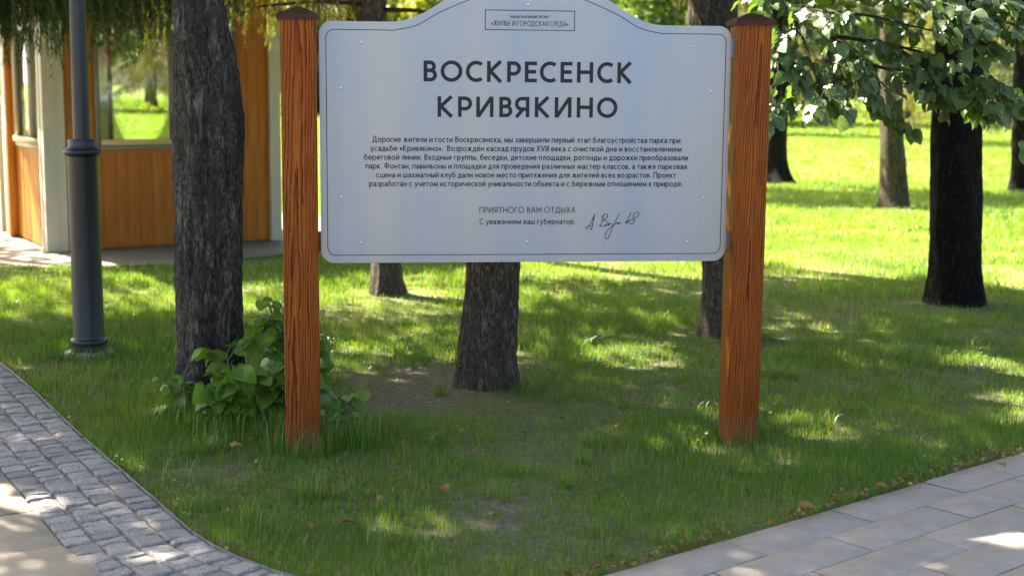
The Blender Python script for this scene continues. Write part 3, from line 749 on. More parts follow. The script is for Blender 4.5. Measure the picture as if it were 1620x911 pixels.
# ------------------------------------------------------------------ pavilion
pv = tag(empty('garden_pavilion', (-4.27, 12.97, 0), R(30.5)), 'small wooden park pavilion with amber boards, cream corner posts and windows', 'pavilion')
PL = 2.29
def boards(name, wall, s0, s1, z0, z1, parent, bw=0.115, depth=0.035, mat='wood_panel', off=0.05):
    """vertical boards on one wall: front y=0, left x=0, back y=PL, right x=PL"""
    V, F, RN = [], [], []
    s = s0
    while s < s1 - 1e-4:
        e = min(s + bw, s1)
        g_ = 0.0008; r_ = random.random()
        dz = random.uniform(-0.002, 0.002)
        b = len(V)
        o0, o1 = off + dz, off + depth
        for zz in (z0, z1):
            V += [(s + g_, o1, zz), (s + g_, o0 + .002, zz), (s + g_ + .002, o0, zz), (e - g_ - .002, o0, zz), (e - g_, o0 + .002, zz), (e - g_, o1, zz)]
        for i in range(6): F.append((b + i, b + (i + 1) % 6, b + 6 + (i + 1) % 6, b + 6 + i))
        RN += [r_] * 12
        s = e
    V = np.array(V)
    # backing board closes the joints
    b = len(V); q = off + depth + 0.001
    V = np.concatenate([V, [(s0, q, z0), (s1, q, z0), (s1, q, z1), (s0, q, z1), (s0, q + .03, z0), (s1, q + .03, z0), (s1, q + .03, z1), (s0, q + .03, z1)]])
    F += [(b, b + 1, b + 2, b + 3), (b + 7, b + 6, b + 5, b + 4), (b + 3, b + 2, b + 6, b + 7), (b, b + 4, b + 5, b + 1), (b, b + 3, b + 7, b + 4), (b + 1, b + 5, b + 6, b + 2)]; RN += [0.9] * 8
    V = wall_xf(V, wall)
    me = np_mesh(name, V, np.array(F, dtype=object) if False else [np.array(F)], rnd=RN)
    return link(name, me, M[mat], parent)
def wall_xf(V, wall):
    V = np.array(V, float); s, o, z = V[:, 0].copy(), V[:, 1].copy(), V[:, 2]
    if wall == 'front': return np.stack([s, o, z], 1)
    if wall == 'left': return np.stack([o, s, z], 1)
    if wall == 'back': return np.stack([s, PL - o, z], 1)
    return np.stack([PL - o, s, z], 1)
def wbox(name, wall, bx, mat, parent, rnd=0.2):
    mb = MB()
    for b in bx: mb.box(*b)
    V = wall_xf(np.array(mb.v), wall)
    me = np_mesh(name, V, [np.array([f for f in mb.f])], rnd=[rnd] * len(V))
    return link(name, me, M[mat], parent)
for x, y in ((0, 0), (PL - .11, 0), (0, PL - .2), (PL - .2, PL - .2)):
    wd = 0.11 if (x > 1 and y == 0) else 0.20
    p = MB(); p.box(x, x + wd, y, y + (0.2), 0.012, 2.5, 0.008)
    if wd == 0.2: p.box(x + 0.092, x + 0.110, y - 0.008, y - 0.001, 0.012, 2.5); p.box(x - 0.008, x - 0.001, y + 0.092, y + 0.110, 0.012, 2.5)
    p.build('corner_post', M['cream'], pv)
def window(wall, s0, s1, z0, z1, mull, parent=pv, fm='olive_trim'):
    f = 0.045
    bx = [(s0, s0 + f, 0.03, 0.10, z0, z1), (s1 - f, s1, 0.03, 0.10, z0, z1), (s0 + f, s1 - f, 0.03, 0.10, z1 - f, z1), (s0 + f, s1 - f, 0.03, 0.10, z0, z0 + f)]
    for m_ in mull: bx.append((m_ - 0.022, m_ + 0.022, 0.032, 0.098, z0 + f, z1 - f))
    w_ = wbox('window', wall, bx, fm, parent)
    xs = [s0 + f] + list(mull) + [s1 - f]
    mb = []
    for a, b in zip(xs[:-1], xs[1:]): mb.append((a + (0.022 if a in mull else 0), b - (0.022 if b in mull else 0), 0.064, 0.068, z0 + f, z1 - f))
    wbox('pane', wall, mb, 'glass', w_)
    wbox('sill', wall, [(s0 + f + .001, s1 - f - .001, 0.0, 0.062, z0 + f + 0.001, z0 + f + 0.050)], 'wood_sill', w_)
    wbox('frame_edge', wall, [(s1 - f - 0.032, s1 - f - 0.001, 0.020, 0.060, z0 + f + 0.052, z1 - f - .001)], 'cream', w_)
    return w_
boards('wall', 'front', 0.201, PL - 0.111, 0.03, 0.938, pv)
boards('wall', 'front', 0.201, 0.484, 0.9385, 2.5, pv)
boards('wall', 'front', 1.851, PL - 0.111, 0.9385, 2.5, pv)
boards('wall', 'front', 0.485, 1.850, 2.101, 2.5, pv)
window('front', 0.485, 1.850, 0.94, 2.10, (1.215,))
boards('wall', 'left', 0.201, 1.46, 0.03, 0.938, pv)
boards('wall', 'left', 0.201, 1.46, 2.101, 2.5, pv)
window('left', 0.202, 1.36, 0.94, 2.10, (0.72,), fm='cream')
wbox('door_casing', 'left', [(1.50, 1.72, -0.02, 0.10, 0.012, 2.5)], 'cream', pv)
wbox('trim_board', 'left', [(1.361, 1.46, 0.03, 0.09, 0.939, 2.10), (1.462, 1.498, -0.03, 0.09, 0.012, 2.5)], 'wood_trim', pv)
boards('wall', 'back', 0.201, PL - 0.201, 0.03, 0.80, pv)
boards('wall', 'back', 0.201, PL - 0.201, 2.251, 2.5, pv)
window('back', 0.202, PL - 0.202, 0.80, 2.25, (1.2,))
boards('wall', 'right', 0.201, PL - 0.201, 0.03, 0.938, pv)
boards('wall', 'right', 0.201, PL - 0.201, 2.101, 2.5, pv)
window('right', 0.202, PL - 0.202, 0.94, 2.10, (1.1,))
mb = MB(); q = 0.42
mb.add([(-q, -q, 2.502), (PL + q, -q, 2.502), (PL + q, PL + q, 2.502), (-q, PL + q, 2.502), (-q, -q, 2.56), (PL + q, -q, 2.56), (PL + q, PL + q, 2.56), (-q, PL + q, 2.56), (PL / 2, PL / 2, 3.7)],
       [(3, 2, 1, 0), (0, 1, 5, 4), (1, 2, 6, 5), (2, 3, 7, 6), (3, 0, 4, 7), (4, 5, 8), (5, 6, 8), (6, 7, 8), (7, 4, 8)])
mb.build('roof', M['roof'], pv)
MB().box(0.09, PL - 0.09, 0.09, PL - 0.09, 0.014, 0.06).build('floor', M['wood_trim'], pv)

# ------------------------------------------------------------------ trees
def trunk_mesh(name, pts, nr=40, nz=90, amp=0.012, ridge=0.010, seed=0.0, flare=1.0, lobes=5):
    """pts: (x,y,z,r) polyline, local to the tree's base"""
    P = smooth_path(pts, 10); P = resample(P, max(0.01, (P[-1][2]) / nz))
    nz = len(P)
    V = np.zeros((nz * nr, 3))
    for k in range(nz):
        x, y, z, r = P[k]
        for i in range(nr):
            a = 2 * math.pi * i / nr
            ca, sa = math.cos(a), math.sin(a)
            d = amp * mnoise.noise((ca * 1.6 + seed, sa * 1.6, z * 1.6)) * 2.0
            rg = mnoise.noise((ca * r * 42 + seed, sa * r * 42 + seed, z * 4.2))
            d += ridge * (1 - 2 * abs(rg))
            d += ridge * 0.5 * mnoise.noise((ca * r * 110, sa * r * 110 + seed, z * 16))
            fl = math.exp(-z / 0.16) * flare * 0.055 * (0.5 + 0.9 * mnoise.noise((ca * 1.7 + seed * 3, sa * 1.7, seed)) + 0.3 * math.sin(lobes * a + seed))
            rr = r + d + fl
            V[k * nr + i] = (x + ca * rr, y + sa * rr, z)
    i = np.arange(nz - 1)[:, None] * nr; j = np.arange(nr)[None, :]; j2 = (j + 1) % nr
    F = np.stack([i + j, i + j2, i + nr + j2, i + nr + j], -1).reshape(-1, 4)
    V[:nr, 2] = -0.03
    return np_mesh(name, V, [F], True)

def leaf_cloud(C_, size, flat=0.5, droop=0.2):
    """rhombic leaves, folded along the midrib, at points C_ (N,3)"""
    n = len(C_)
    d = rng.normal(size=(n, 3)); d[:, 2] = d[:, 2] * flat - droop; d /= np.linalg.norm(d, axis=1)[:, None]
    u = rng.normal(size=(n, 3)); u -= (u * d).sum(1)[:, None] * d; u /= np.linalg.norm(u, axis=1)[:, None]
    w_ = np.cross(d, u)
    s = (size * (0.65 + 0.7 * rng.random(n)))[:, None]
    V = np.empty((n, 4, 3))
    V[:, 0] = C_ - d * s * 0.5; V[:, 2] = C_ + d * s * 0.5
    V[:, 1] = C_ + u * s * 0.36 + w_ * s * 0.12 - d * s * 0.06; V[:, 3] = C_ - u * s * 0.36 + w_ * s * 0.12 - d * s * 0.06
    b = np.arange(n)[:, None] * 4
    F = np.concatenate([b + [0, 1, 2], b + [0, 2, 3]])
    return V.reshape(-1, 3), F, np.repeat(rng.random(n), 4)

def crown_points(center, radii, nclump, per, spread, hollow=0.35, zlo=None):
    cl = rng.normal(size=(nclump, 3)); cl /= np.linalg.norm(cl, axis=1)[:, None]
    cl *= (hollow + (1 - hollow) * rng.random((nclump, 1)) ** 0.6)
    cl = cl * np.array(radii) + np.array(center)
    P = cl[:, None, :] + rng.normal(size=(nclump, per, 3)) * np.array(spread)
    P = P.reshape(-1, 3)
    if zlo is not None: P = P[P[:, 2] > zlo]
    return cl, P

def limbs(mb, base, tips, r0):
    for t in tips:
        b = Vector(base) + Vector((0, 0, random.uniform(0, 1.6))); t = Vector(t)
        m_ = b.lerp(t, 0.5) + Vector((random.uniform(-.3, .3), random.uniform(-.3, .3), random.uniform(0.0, .5)))
        mb.tube([b, b.lerp(m_, .5) + Vector((0, 0, .1)), m_, t], [r0, r0 * .75, r0 * .5, r0 * .15], 7)

def broadleaf(loc, pts, label, bark, crown=(0, 0, 6.5), radii=(3.0, 3.0, 2.4), nclump=64, per=105, leaf=0.14, spread=(.45, .45, .28), filt=True, mat='crown', zlo=2.6, group=None, tr=(40, 90), ridge=0.010, amp=0.012, flare=1.0, seed=0.0):
    root = tag(empty('linden_tree', (*loc, 0)), label, 'tree', group)
    pts = list(pts); x, y, z, r = pts[-1]
    top = crown[2] + radii[2] * 0.4
    pts += [(x + (crown[0] - x) * .4, y + (crown[1] - y) * .4, z + (top - z) * .45, r * .8), (crown[0], crown[1], top, r * .3)]
    link('trunk', trunk_mesh('trunk', pts, tr[0], tr[1], amp, ridge, seed, flare), M[bark], root)
    cl, P = crown_points(crown, radii, nclump, per, spread, zlo=zlo)
    mb = MB(); limbs(mb, (pts[-2][0], pts[-2][1], max(2.6, pts[-2][2] - 1.2)), [c for c in cl if c[2] > 3.2][:14], r * .45)
    mb.build('branch', M[bark], root, True)
    if filt: P = P[sun_keep(P + np.array([*loc, 0])) | (P[:, 2] < 2.7)]
    V, F, rd = leaf_cloud(P, leaf)
    link('crown', np_mesh('crown', V, [F], rnd=rd), M[mat], root)
    return root

L6 = (-1.5, 6.95)
T_left = broadleaf(L6, [(-.012, 0, -0.03, .165), (-.012, 0, 0.09, .162), (.002, 0, 0.44, .156), (.012, 0, 0.76, .150), (.018, 0, 1.08, .146), (.022, 0, 1.28, .152), (.022, 0, 1.40, .150), (.009, 0, 1.62, .140), (-.018, 0, 1.98, .122), (-.04, 0, 2.5, .115)],
    'thick grey barked tree by the lamp post with leafy sprouts at its foot', 'bark_near', tr=(130, 460), ridge=0.011, amp=0.020, flare=1.0, seed=1.3)
T_mid = broadleaf((-0.115, 7.45), [(-.012, 0, -0.03, .146), (-.012, 0, .17, .143), (0, 0, .44, .136), (.007, 0, .65, .131), (.02, 0, 2.4, .115)],
    'brown barked tree right behind the middle of the sign board', 'bark_brown', tr=(110, 260), ridge=0.010, amp=0.010, flare=.8, seed=4.1, crown=(.2, .2, 6.4))
T_r = broadleaf((1.345, 9.02), [(0.03, 0, -0.03, .145), (0.02, 0, .17, .138), (0.0, 0, .47, .135), (-.10, 0, 1.98, .143), (-.14, 0, 2.3, .145), (-.2, 0, 3.0, .13)],
    'dark trunked tree behind the right sign post with a low leafy branch', 'bark_brown', tr=(70, 140), flare=.6, seed=2.2, crown=(-.2, .3, 6.8))
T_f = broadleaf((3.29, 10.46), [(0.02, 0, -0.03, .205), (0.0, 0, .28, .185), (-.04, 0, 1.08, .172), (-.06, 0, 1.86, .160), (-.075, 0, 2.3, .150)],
    'nearly black backlit trunk on the right lawn under the low leafy branch', 'bark_backlit', tr=(80, 160), flare=.7, seed=6.2, crown=(.2, .2, 4.6), radii=(2.8, 2.4, 2.75), nclump=110, zlo=1.98)
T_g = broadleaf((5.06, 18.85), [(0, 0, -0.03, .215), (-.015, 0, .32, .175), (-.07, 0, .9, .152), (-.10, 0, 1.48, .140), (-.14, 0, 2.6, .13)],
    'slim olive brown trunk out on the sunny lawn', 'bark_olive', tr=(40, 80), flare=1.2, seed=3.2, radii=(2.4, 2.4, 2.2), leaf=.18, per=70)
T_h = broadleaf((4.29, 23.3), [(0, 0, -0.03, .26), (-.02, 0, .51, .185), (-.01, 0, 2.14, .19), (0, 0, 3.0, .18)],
    'dark trunk on the lawn seen just right of the right sign post', 'bark_backlit', tr=(40, 70), flare=2.2, seed=8.2, radii=(2.6, 2.6, 2.4), leaf=.2, per=60, zlo=3.2)
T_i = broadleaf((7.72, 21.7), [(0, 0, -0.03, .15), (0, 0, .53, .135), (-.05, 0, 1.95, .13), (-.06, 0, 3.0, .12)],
    'dark trunk on the lawn at the right edge of the picture', 'bark_backlit', tr=(36, 60), flare=.8, seed=9.2, radii=(2.4, 2.4, 2.2), leaf=.2, per=60, zlo=3.0)
# lindens added for their shade on lawn and paving, mostly out of view
broadleaf((-6.4, 8.6), [(0, 0, -.03, .17), (0, 0, 1, .15), (0.05, 0, 2.5, .14)], 'unseen linden added left of the lamp post to shade the cobbled strip', 'bark_near', tr=(40, 60), crown=(.3, 0, 5.6), radii=(3.4, 3.2, 2.6), nclump=110, per=120, leaf=.16, seed=5.5)
broadleaf((-4.9, 9.2), [(0, 0, -.03, .17), (0, 0, 1, .15), (0.05, 0, 2.5, .14)], 'tall unseen linden added between lamp post and pavilion to shade the lawn', 'bark_near', tr=(30, 50), crown=(1.0, .9, 6.6), radii=(3.6, 3.2, 2.5), nclump=80, per=95, leaf=.17, seed=7.5, zlo=3.2)
broadleaf((-8.8, 15.8), [(0, 0, -.03, .17), (0, 0, 1, .15), (0.05, 0, 2.5, .14)], 'unseen linden added beyond the left side of the pavilion to shade its apron', 'bark_near', tr=(30, 50), crown=(.3, 0, 6.0), radii=(3.0, 2.8, 2.2), nclump=75, per=95, leaf=.17, seed=11.5, zlo=3.0)
broadleaf((-1.62, 14.3), [(0, 0, -.03, .15), (0, 0, 1, .13), (0.05, 0, 2.5, .12)], 'slim trunk half hidden behind the upper left corner of the board', 'bark_olive', tr=(30, 50), crown=(.5, -.9, 6.5), radii=(3.4, 3.2, 2.4), nclump=125, per=105, leaf=.17, seed=2.9, zlo=3.3)  # crown thickened and shifted forward to shade the right lawn
broadleaf((0.5, 13.9), [(0, 0, -.03, .16), (0, 0, 1, .14), (0.05, 0, 2.5, .13)], 'unseen linden added behind the arch of the board to shade the lawn', 'bark_backlit', tr=(30, 50), crown=(.4, -.2, 6.6), radii=(3.4, 2.9, 2.4), nclump=78, per=95, leaf=.17, seed=3.9, zlo=3.3)
broadleaf((0.6, 24.6), [(0, 0, -.03, .17), (0, 0, 1, .15), (0.05, 0, 2.5, .14)], 'unseen linden added behind the sign board to shade a strip of lawn', 'bark_backlit', tr=(30, 50), crown=(0, 0, 6.2), radii=(3.6, 2.6, 2.2), nclump=60, per=80, leaf=.2, seed=1.7, zlo=3.4)

# ---- conifers with drooping sprays
def needles_along(P0, P1, n, ln, wd, sag=0.0):
    """needles round the line P0-P1"""
    t = rng.random(n)[:, None]
    B = P0 + (P1 - P0) * t; B[:, 2] -= sag * (t[:, 0] * (1 - t[:, 0])) * 4
    ax = (P1 - P0) / (np.linalg.norm(P1 - P0) + 1e-9)
    d = rng.normal(size=(n, 3)); d = d - (d @ ax)[:, None] * ax; d /= np.linalg.norm(d, axis=1)[:, None]
    d = d * 0.75 + ax * 0.8 + np.array([0, 0, -0.35]); d /= np.linalg.norm(d, axis=1)[:, None]
    s = np.cross(d, rng.normal(size=(n, 3))); s /= np.linalg.norm(s, axis=1)[:, None]
    L = (ln * (0.6 + 0.8 * rng.random(n)))[:, None]
    V = np.stack([B - s * wd * .5, B + s * wd * .5, B + d * L], 1)
    return V.reshape(-1, 3)
def bough(start, az, length, drop, ntw, tw_len, per, ln, wd, twig_mb):
    """one bough: curved spine, twigs hanging from it"""
    d = np.array([math.cos(az), math.sin(az), 0])
    sp = [np.array(start) + d * length * t + np.array([0, 0, 0.12 * math.sin(t * 3) - drop * t ** 1.6]) for t in np.linspace(0, 1, 8)]
    twig_mb.tube([tuple(p) for p in sp], [0.03 * (1 - t * .85) * (length / 2.5) for t in np.linspace(0, 1, 8)], 5)
    out = []
    for q in range(ntw):
        t = random.uniform(0.08, 1.0); k_ = min(6, int(t * 7)); f = t * 7 - k_
        p = sp[k_] * (1 - f) + sp[k_ + 1] * f
        side = np.array([-d[1], d[0], 0]) * random.choice((-1, 1))
        L = tw_len * random.uniform(0.45, 1.2) * (1.1 - 0.45 * t)
        out_len = L * random.uniform(0.1, 0.7)
        m_ = p + side * out_len + d * L * random.uniform(0, .35) + np.array([0, 0, -L * random.uniform(.05, .3)])
        e = m_ + np.array([random.uniform(-.05, .05), random.uniform(-.05, .05), -L * random.uniform(.5, 1.1)])
        out.append(needles_along(p, m_, per // 2, ln, wd)); out.append(needles_along(m_, e, per, ln, wd, 0))
    return out
def conifer(name, loc, pts, label, mat, boughs, needle=(.035, .004), per=46, ntw=46, tw=.45, group=None, bark='bark_backlit', filt=True, tr=(40, 70), cat='tree', dead=()):
    root = tag(empty(name, (*loc, 0)), label, cat, group)
    link('trunk', trunk_mesh('trunk', pts, tr[0], tr[1], .008, .008, loc[0], .8), M[bark], root)
    mb = MB(); chunks = []
    for z, az, ln, dr in boughs: chunks += bough((pts[0][0], pts[0][1], z), az, ln, dr, int(ntw * ln / 2), tw, per, needle[0], needle[1], mb)
    for p0, p1 in dead: mb.tube([p0, tuple((a + b) / 2 for a, b in zip(p0, p1))[:2] + ((p0[2] + p1[2]) / 2 + .03,), p1], [.022, .016, .008], 6)
    mb.build('branch', M['twig'], root, True)
    V = np.concatenate(chunks)
    if filt:
        keep = sun_keep(V.reshape(-1, 3, 3).mean(1) + np.array([*loc, 0])) | (V.reshape(-1, 3, 3)[:, 0, 2] < 2.75); V = V.reshape(-1, 3, 3)[keep].reshape(-1, 3)
    n = len(V) // 3
    link('needles', np_mesh('needles', V, [np.arange(3 * n).reshape(-1, 3)], rnd=np.repeat(rng.random(n), 3)), M[mat], root)
    return root
def ring_boughs(z0, z1, n, l0, l1, drop=.5, a0=0, a1=2 * math.pi):
    r_ = []
    for i in range(n):
        t = i / max(1, n - 1)
        r_.append((z0 + (z1 - z0) * t, a0 + (a1 - a0) * ((i * 0.618) % 1.0) + random.uniform(-.15, .15), l0 + (l1 - l0) * t, drop * random.uniform(.7, 1.3)))
    return r_
bl = [(2.20, -.10, 2.2, .15), (2.25, .12, 3.2, .05), (2.30, -.02, 2.7, .02), (2.45, .2, 2.9, .15), (2.45, -.25, 2.3, .2), (2.2, .3, 2.6, .10), (2.6, .05, 3.3, .25), (2.2, -.4, 1.9, .12), (2.5, .42, 2.4, .15), (2.35, .06, 2.9, .05), (2.4, -.14, 2.6, .1)]
conifer('spruce_tree', (-5.3, 10.3), [(0, 0, -.03, .2), (0, 0, 1, .17), (0, 0, 4, .14), (0, 0, 9.5, .03)], 'spruce left of the pavilion with dark drooping boughs across its front', 'needle',
        bl + ring_boughs(2.8, 9.2, 34, 2.6, .4), ntw=118, tw=.54, per=80, needle=(.042, .0055))
bl = [(2.28, math.pi * .90, 1.9, .12), (2.40, math.pi * .98, 1.7, .16), (2.5, math.pi * .82, 1.9, .2), (2.65, math.pi * .93, 2.2, .3), (2.35, math.pi * .72, 1.5, .2), (2.5, math.pi * .62, 1.4, .2), (2.6, math.pi * .2, 1.6, .3)]
conifer('spruce_tree', (-0.96, 10.69), [(0, 0, -.03, .108), (0, 0, .22, .098), (-.03, 0, 1.2, .09), (-.075, 0, 2.12, .084), (-.1, 0, 5, .06), (-.1, 0, 9, .02)], 'slender dark conifer trunk behind the sign near its left post', 'needle_sunlit', bark='bark_brown', boughs=
        bl + ring_boughs(2.9, 8.6, 26, 2.2, .4), ntw=62, tw=.44, per=70, needle=(.042, .0055), dead=[((-.08, 0, 2.16), (-.95, .1, 2.14)), ((-.06, 0, 2.12), (.55, -.1, 2.05)), ((-.06, 0, 2.0), (-.4, .2, 1.86))])

# ---- far trees: a handful built, then copied
def copy_tree(o, loc, rz, sc, label, group):
    c = o.copy(); COL.objects.link(c); c.location = loc; c.rotation_euler = (0, 0, rz); c.scale = (sc, sc, sc)
    c['label'] = label; c['group'] = group
    for ch in o.children:
        d = ch.copy(); COL.objects.link(d); d.parent = c
    return c
FG = 'far trees along the end of the lawn'
st_ = [(0, 0, -.03, .24), (0, 0, 1.5, .2), (0, 0, 6, .14), (0, 0, 13, .03)]
far_sp = conifer('spruce_tree', (-9.5, 70.0), st_, 'tall spruce with drooping boughs at the end of the lawn', 'needle_sunlit', ring_boughs(1.3, 12.5, 70, 3.4, .5, .9), needle=(.13, .02), per=26, ntw=30, tw=.9, filt=False, tr=(16, 24), group=FG)
far_sd = conifer('spruce_tree', (12.5, 57.0), st_, 'tall spruce with drooping boughs at the end of the lawn', 'needle', ring_boughs(1.5, 12.5, 70, 3.2, .5, .8), needle=(.13, .02), per=26, ntw=30, tw=.9, filt=False, tr=(16, 24), group=FG)
kw = dict(filt=False, tr=(16, 24), leaf=.30, per=80, nclump=80, group=FG)
far_a = broadleaf((-3.0, 66), [(0, 0, -.03, .22), (0, 0, 2, .18), (0, 0, 3, .16)], 'sunlit pale green leafy tree at the end of the lawn', 'bark_backlit', crown=(0, 0, 5.6), radii=(3.6, 3.6, 3.8), mat='crown_sunlit', zlo=1.9, **kw)
far_b = broadleaf((6.0, 60), [(0, 0, -.03, .22), (0, 0, 2, .18), (0, 0, 3, .16)], 'deep green leafy tree at the end of the lawn', 'bark_backlit', crown=(0, 0, 5.6), radii=(3.6, 3.6, 3.8), zlo=1.7, **kw)
TL = {far_sp: 'tall spruce with drooping boughs at the end of the lawn', far_sd: 'tall spruce with drooping boughs at the end of the lawn', far_a: 'sunlit pale green leafy tree at the end of the lawn', far_b: 'deep green leafy tree at the end of the lawn'}
kinds = [far_a, far_b, far_sp, far_sd]
spots = []
for row, (yy, nx, st) in enumerate(((72, 15, 6.2), (84, 17, 6.0), (96, 18, 6.4))):
    for i in range(nx):
        x = -nx * st / 2 + i * st + random.uniform(-1.4, 1.4)
        spots.append((x, yy + random.uniform(-3.5, 3.5) - (12 if x > 4 else 0)))
for i, (x, y) in enumerate(spots):
    if any(math.hypot(x - o.location[0], y - o.location[1]) < 2.6 for o in kinds): continue
    o = kinds[(i * 7 + i // 3) % 4]
    copy_tree(o, (x, y, 0), random.uniform(0, 6.28), random.uniform(.85, 1.3), TL[o], FG)
# a few mid-distance trees
MG = 'trees standing in the middle of the lawn'
for x, y, o, s, lb in ((12.5, 40, far_sp, .8, 'drooping sunlit pale conifer halfway down the right lawn'), (7.6, 47, far_sp, .85, 'drooping conifer far down the lawn behind the right sign post'), (13.5, 33, far_sd, .9, 'dark conifer beyond the trunk at the right edge')):
    copy_tree(o, (x, y, 0), random.uniform(0, 6.28), s, lb, MG)

# ---- real leaf shapes for the low linden branch and the sprouts
LEAF = np.array([(0, 0), (-.16, -.06), (-.36, .02), (-.46, .22), (-.44, .46), (-.32, .70), (-.14, .90), (0, 1.08), (.14, .90), (.32, .70), (.44, .46), (.46, .22), (.36, .02), (.16, -.06)])
def real_leaves(spec, cup=.18):
    """spec: list of (point, direction, normal, size)"""
    V, F3, F4, rd = [], [], [], []
    for p, d, nrm, s in spec:
        d = np.array(d, float); d /= np.linalg.norm(d); nrm = np.array(nrm, float); nrm -= (nrm @ d) * d; nrm /= np.linalg.norm(nrm) + 1e-9
        sd = np.cross(d, nrm); b = len(V); r_ = random.random(); ph = random.uniform(0, 6)
        for k_ in range(4):                       # midrib
            t = (0, .36, .72, 1.08)[k_]; V.append(p + d * t * s * (1 - .06 * t) - nrm * s * .22 * t * t)
        for lx, ly in LEAF[1:7]:
            V.append(p + d * ly * s + sd * lx * s + nrm * s * (cup * abs(lx) - .22 * max(ly, 0) ** 2 + .045 * math.sin(ly * 9 + ph)))
        for lx, ly in LEAF[8:][::-1]:
            V.append(p + d * ly * s + sd * lx * s + nrm * s * (cup * abs(lx) - .22 * max(ly, 0) ** 2 + .045 * math.sin(ly * 8 + ph + 1)))
        for o, rev in ((4, 0), (10, 1)):
            q = [b + o + i for i in range(6)]
            fs3 = [(b, q[0], q[1]), (b, q[1], q[2]), (b + 1, q[3], q[4]), (b + 2, q[4], q[5]), (b + 2, q[5], b + 3)]
            fs4 = [(b, q[2], q[3], b + 1), ]
            fs3.append((b + 1, q[4], b + 2))
            F3 += [f[::-1] if rev else f for f in fs3]; F4 += [f[::-1] if rev else f for f in fs4]
        rd += [r_] * 16
    return np.array(V), [np.array(F3), np.array(F4)], rd

def leafy_branch(spines, nleaf, size, petiole, mb, tw_r=.006, sub=.35, layer=.8):
    spec = []
    allp = []
    for sp in spines:
        P = resample(smooth_path(sp, 8), .04)
        mb.tube([tuple(p) for p in P[::2]], [max(.003, tw_r * (1.8 - 1.4 * i / max(1, len(P[::2]) - 1))) for i in range(len(P[::2]))], 5)
        for q in range(int(len(P) * .9)):
            i = random.randint(2, len(P) - 1)
            base = P[i]; dirn = P[i] - P[i - 1]; dirn /= np.linalg.norm(dirn) + 1e-9
            side = np.cross(dirn, (0, 0, 1)); side /= np.linalg.norm(side) + 1e-9
            e = base + (dirn * random.uniform(.1, 1) + side * random.choice((-1, 1)) * random.uniform(.3, 1) + np.array([0, random.uniform(-.5, .4), random.uniform(-.38, .06)])) * sub * random.uniform(.3, 1)
            mb.tube([tuple(base), tuple((base + e) / 2 + np.array([0, 0, .015])), tuple(e)], [.003, .0022, .0015], 4)
            allp.append((base, e))
    for q in range(nleaf):
        b, e = random.choice(allp); t = random.uniform(.15, 1.05)
        p = b + (e - b) * t
        ax = (e - b) / (np.linalg.norm(e - b) + 1e-9)
        sd = np.cross(ax, (0, 0, 1)); sd /= np.linalg.norm(sd) + 1e-9
        out = ax * random.uniform(.2, 1.0) + sd * random.choice((-1, 1)) * random.uniform(.2, 1.0) + np.array([0, 0, random.uniform(-.65, .05)])
        out /= np.linalg.norm(out)
        st = p + out * petiole * random.uniform(.4, 1)
        mb.tube([tuple(p), tuple(st)], [.0012, .001], 3)
        nrm = np.array([random.gauss(0, .45 + .5 * (1 - layer)), random.gauss(-.5, .5), 1.0])
        dd = out + np.array([0, -.15, random.uniform(-.7, .05)])
        spec.append((st, dd, nrm, size * (.42 + .95 * random.random() ** 1.2)))
    return spec
o = np.array([1.345, 9.02, 0])
sp = [[(1.2, 9.0, 3.0), (1.45, 8.45, 2.3), (1.56, 8.2, 2.02), (1.76, 8.05, 1.87), (1.93, 8.0, 1.72), (2.00, 7.95, 1.56), (2.04, 7.9, 1.46)],
      [(1.56, 8.2, 2.02), (1.50, 8.1, 1.86), (1.47, 8.0, 1.66), (1.50, 7.95, 1.50)],
      [(1.76, 8.05, 1.87), (1.74, 7.9, 1.70), (1.80, 7.85, 1.56)],
      [(1.76, 8.05, 1.87), (2.1, 8.0, 1.82), (2.45, 7.95, 1.72), (2.70, 7.9, 1.60), (2.84, 7.85, 1.48)],
      [(2.1, 8.0, 1.82), (2.32, 7.9, 1.66), (2.50, 7.9, 1.54), (2.56, 7.9, 1.46)],
      [(1.2, 9.0, 3.2), (1.75, 8.1, 2.35), (2.2, 7.65, 2.05), (2.55, 7.5, 1.93), (2.85, 7.45, 1.76)],
      [(1.2, 9.0, 3.2), (1.7, 8.2, 2.4), (2.05, 7.8, 2.12), (2.45, 7.7, 2.06), (2.85, 7.6, 2.0)],
      [(2.2, 7.65, 2.05), (2.3, 7.6, 1.9), (2.35, 7.55, 1.80)], [(1.93, 8.0, 1.72), (2.15, 7.9, 1.66), (2.3, 7.85, 1.55)],
      [(2.45, 7.95, 1.72), (2.6, 7.8, 1.56), (2.68, 7.7, 1.46), (2.70, 7.7, 1.40)], [(1.56, 8.2, 2.02), (1.9, 7.9, 1.98), (2.2, 7.75, 1.9), (2.5, 7.7, 1.84)], [(1.56, 8.2, 2.02), (1.62, 8.0, 1.8), (1.66, 7.9, 1.64), (1.74, 7.85, 1.52)],
      [(1.93, 8.0, 1.72), (1.88, 7.85, 1.60), (1.92, 7.8, 1.52)]]
sp = [[tuple(np.array(p) - o) for p in s] for s in sp]
mb = MB(); spec = leafy_branch(sp, 2600, .068, .035, mb, .007, .30)
mb.build('low_branch', M['twig'], T_r)
V, F, rd = real_leaves(spec)
link('foliage', np_mesh('foliage', V, F, True, rd), M['linden'], T_r)

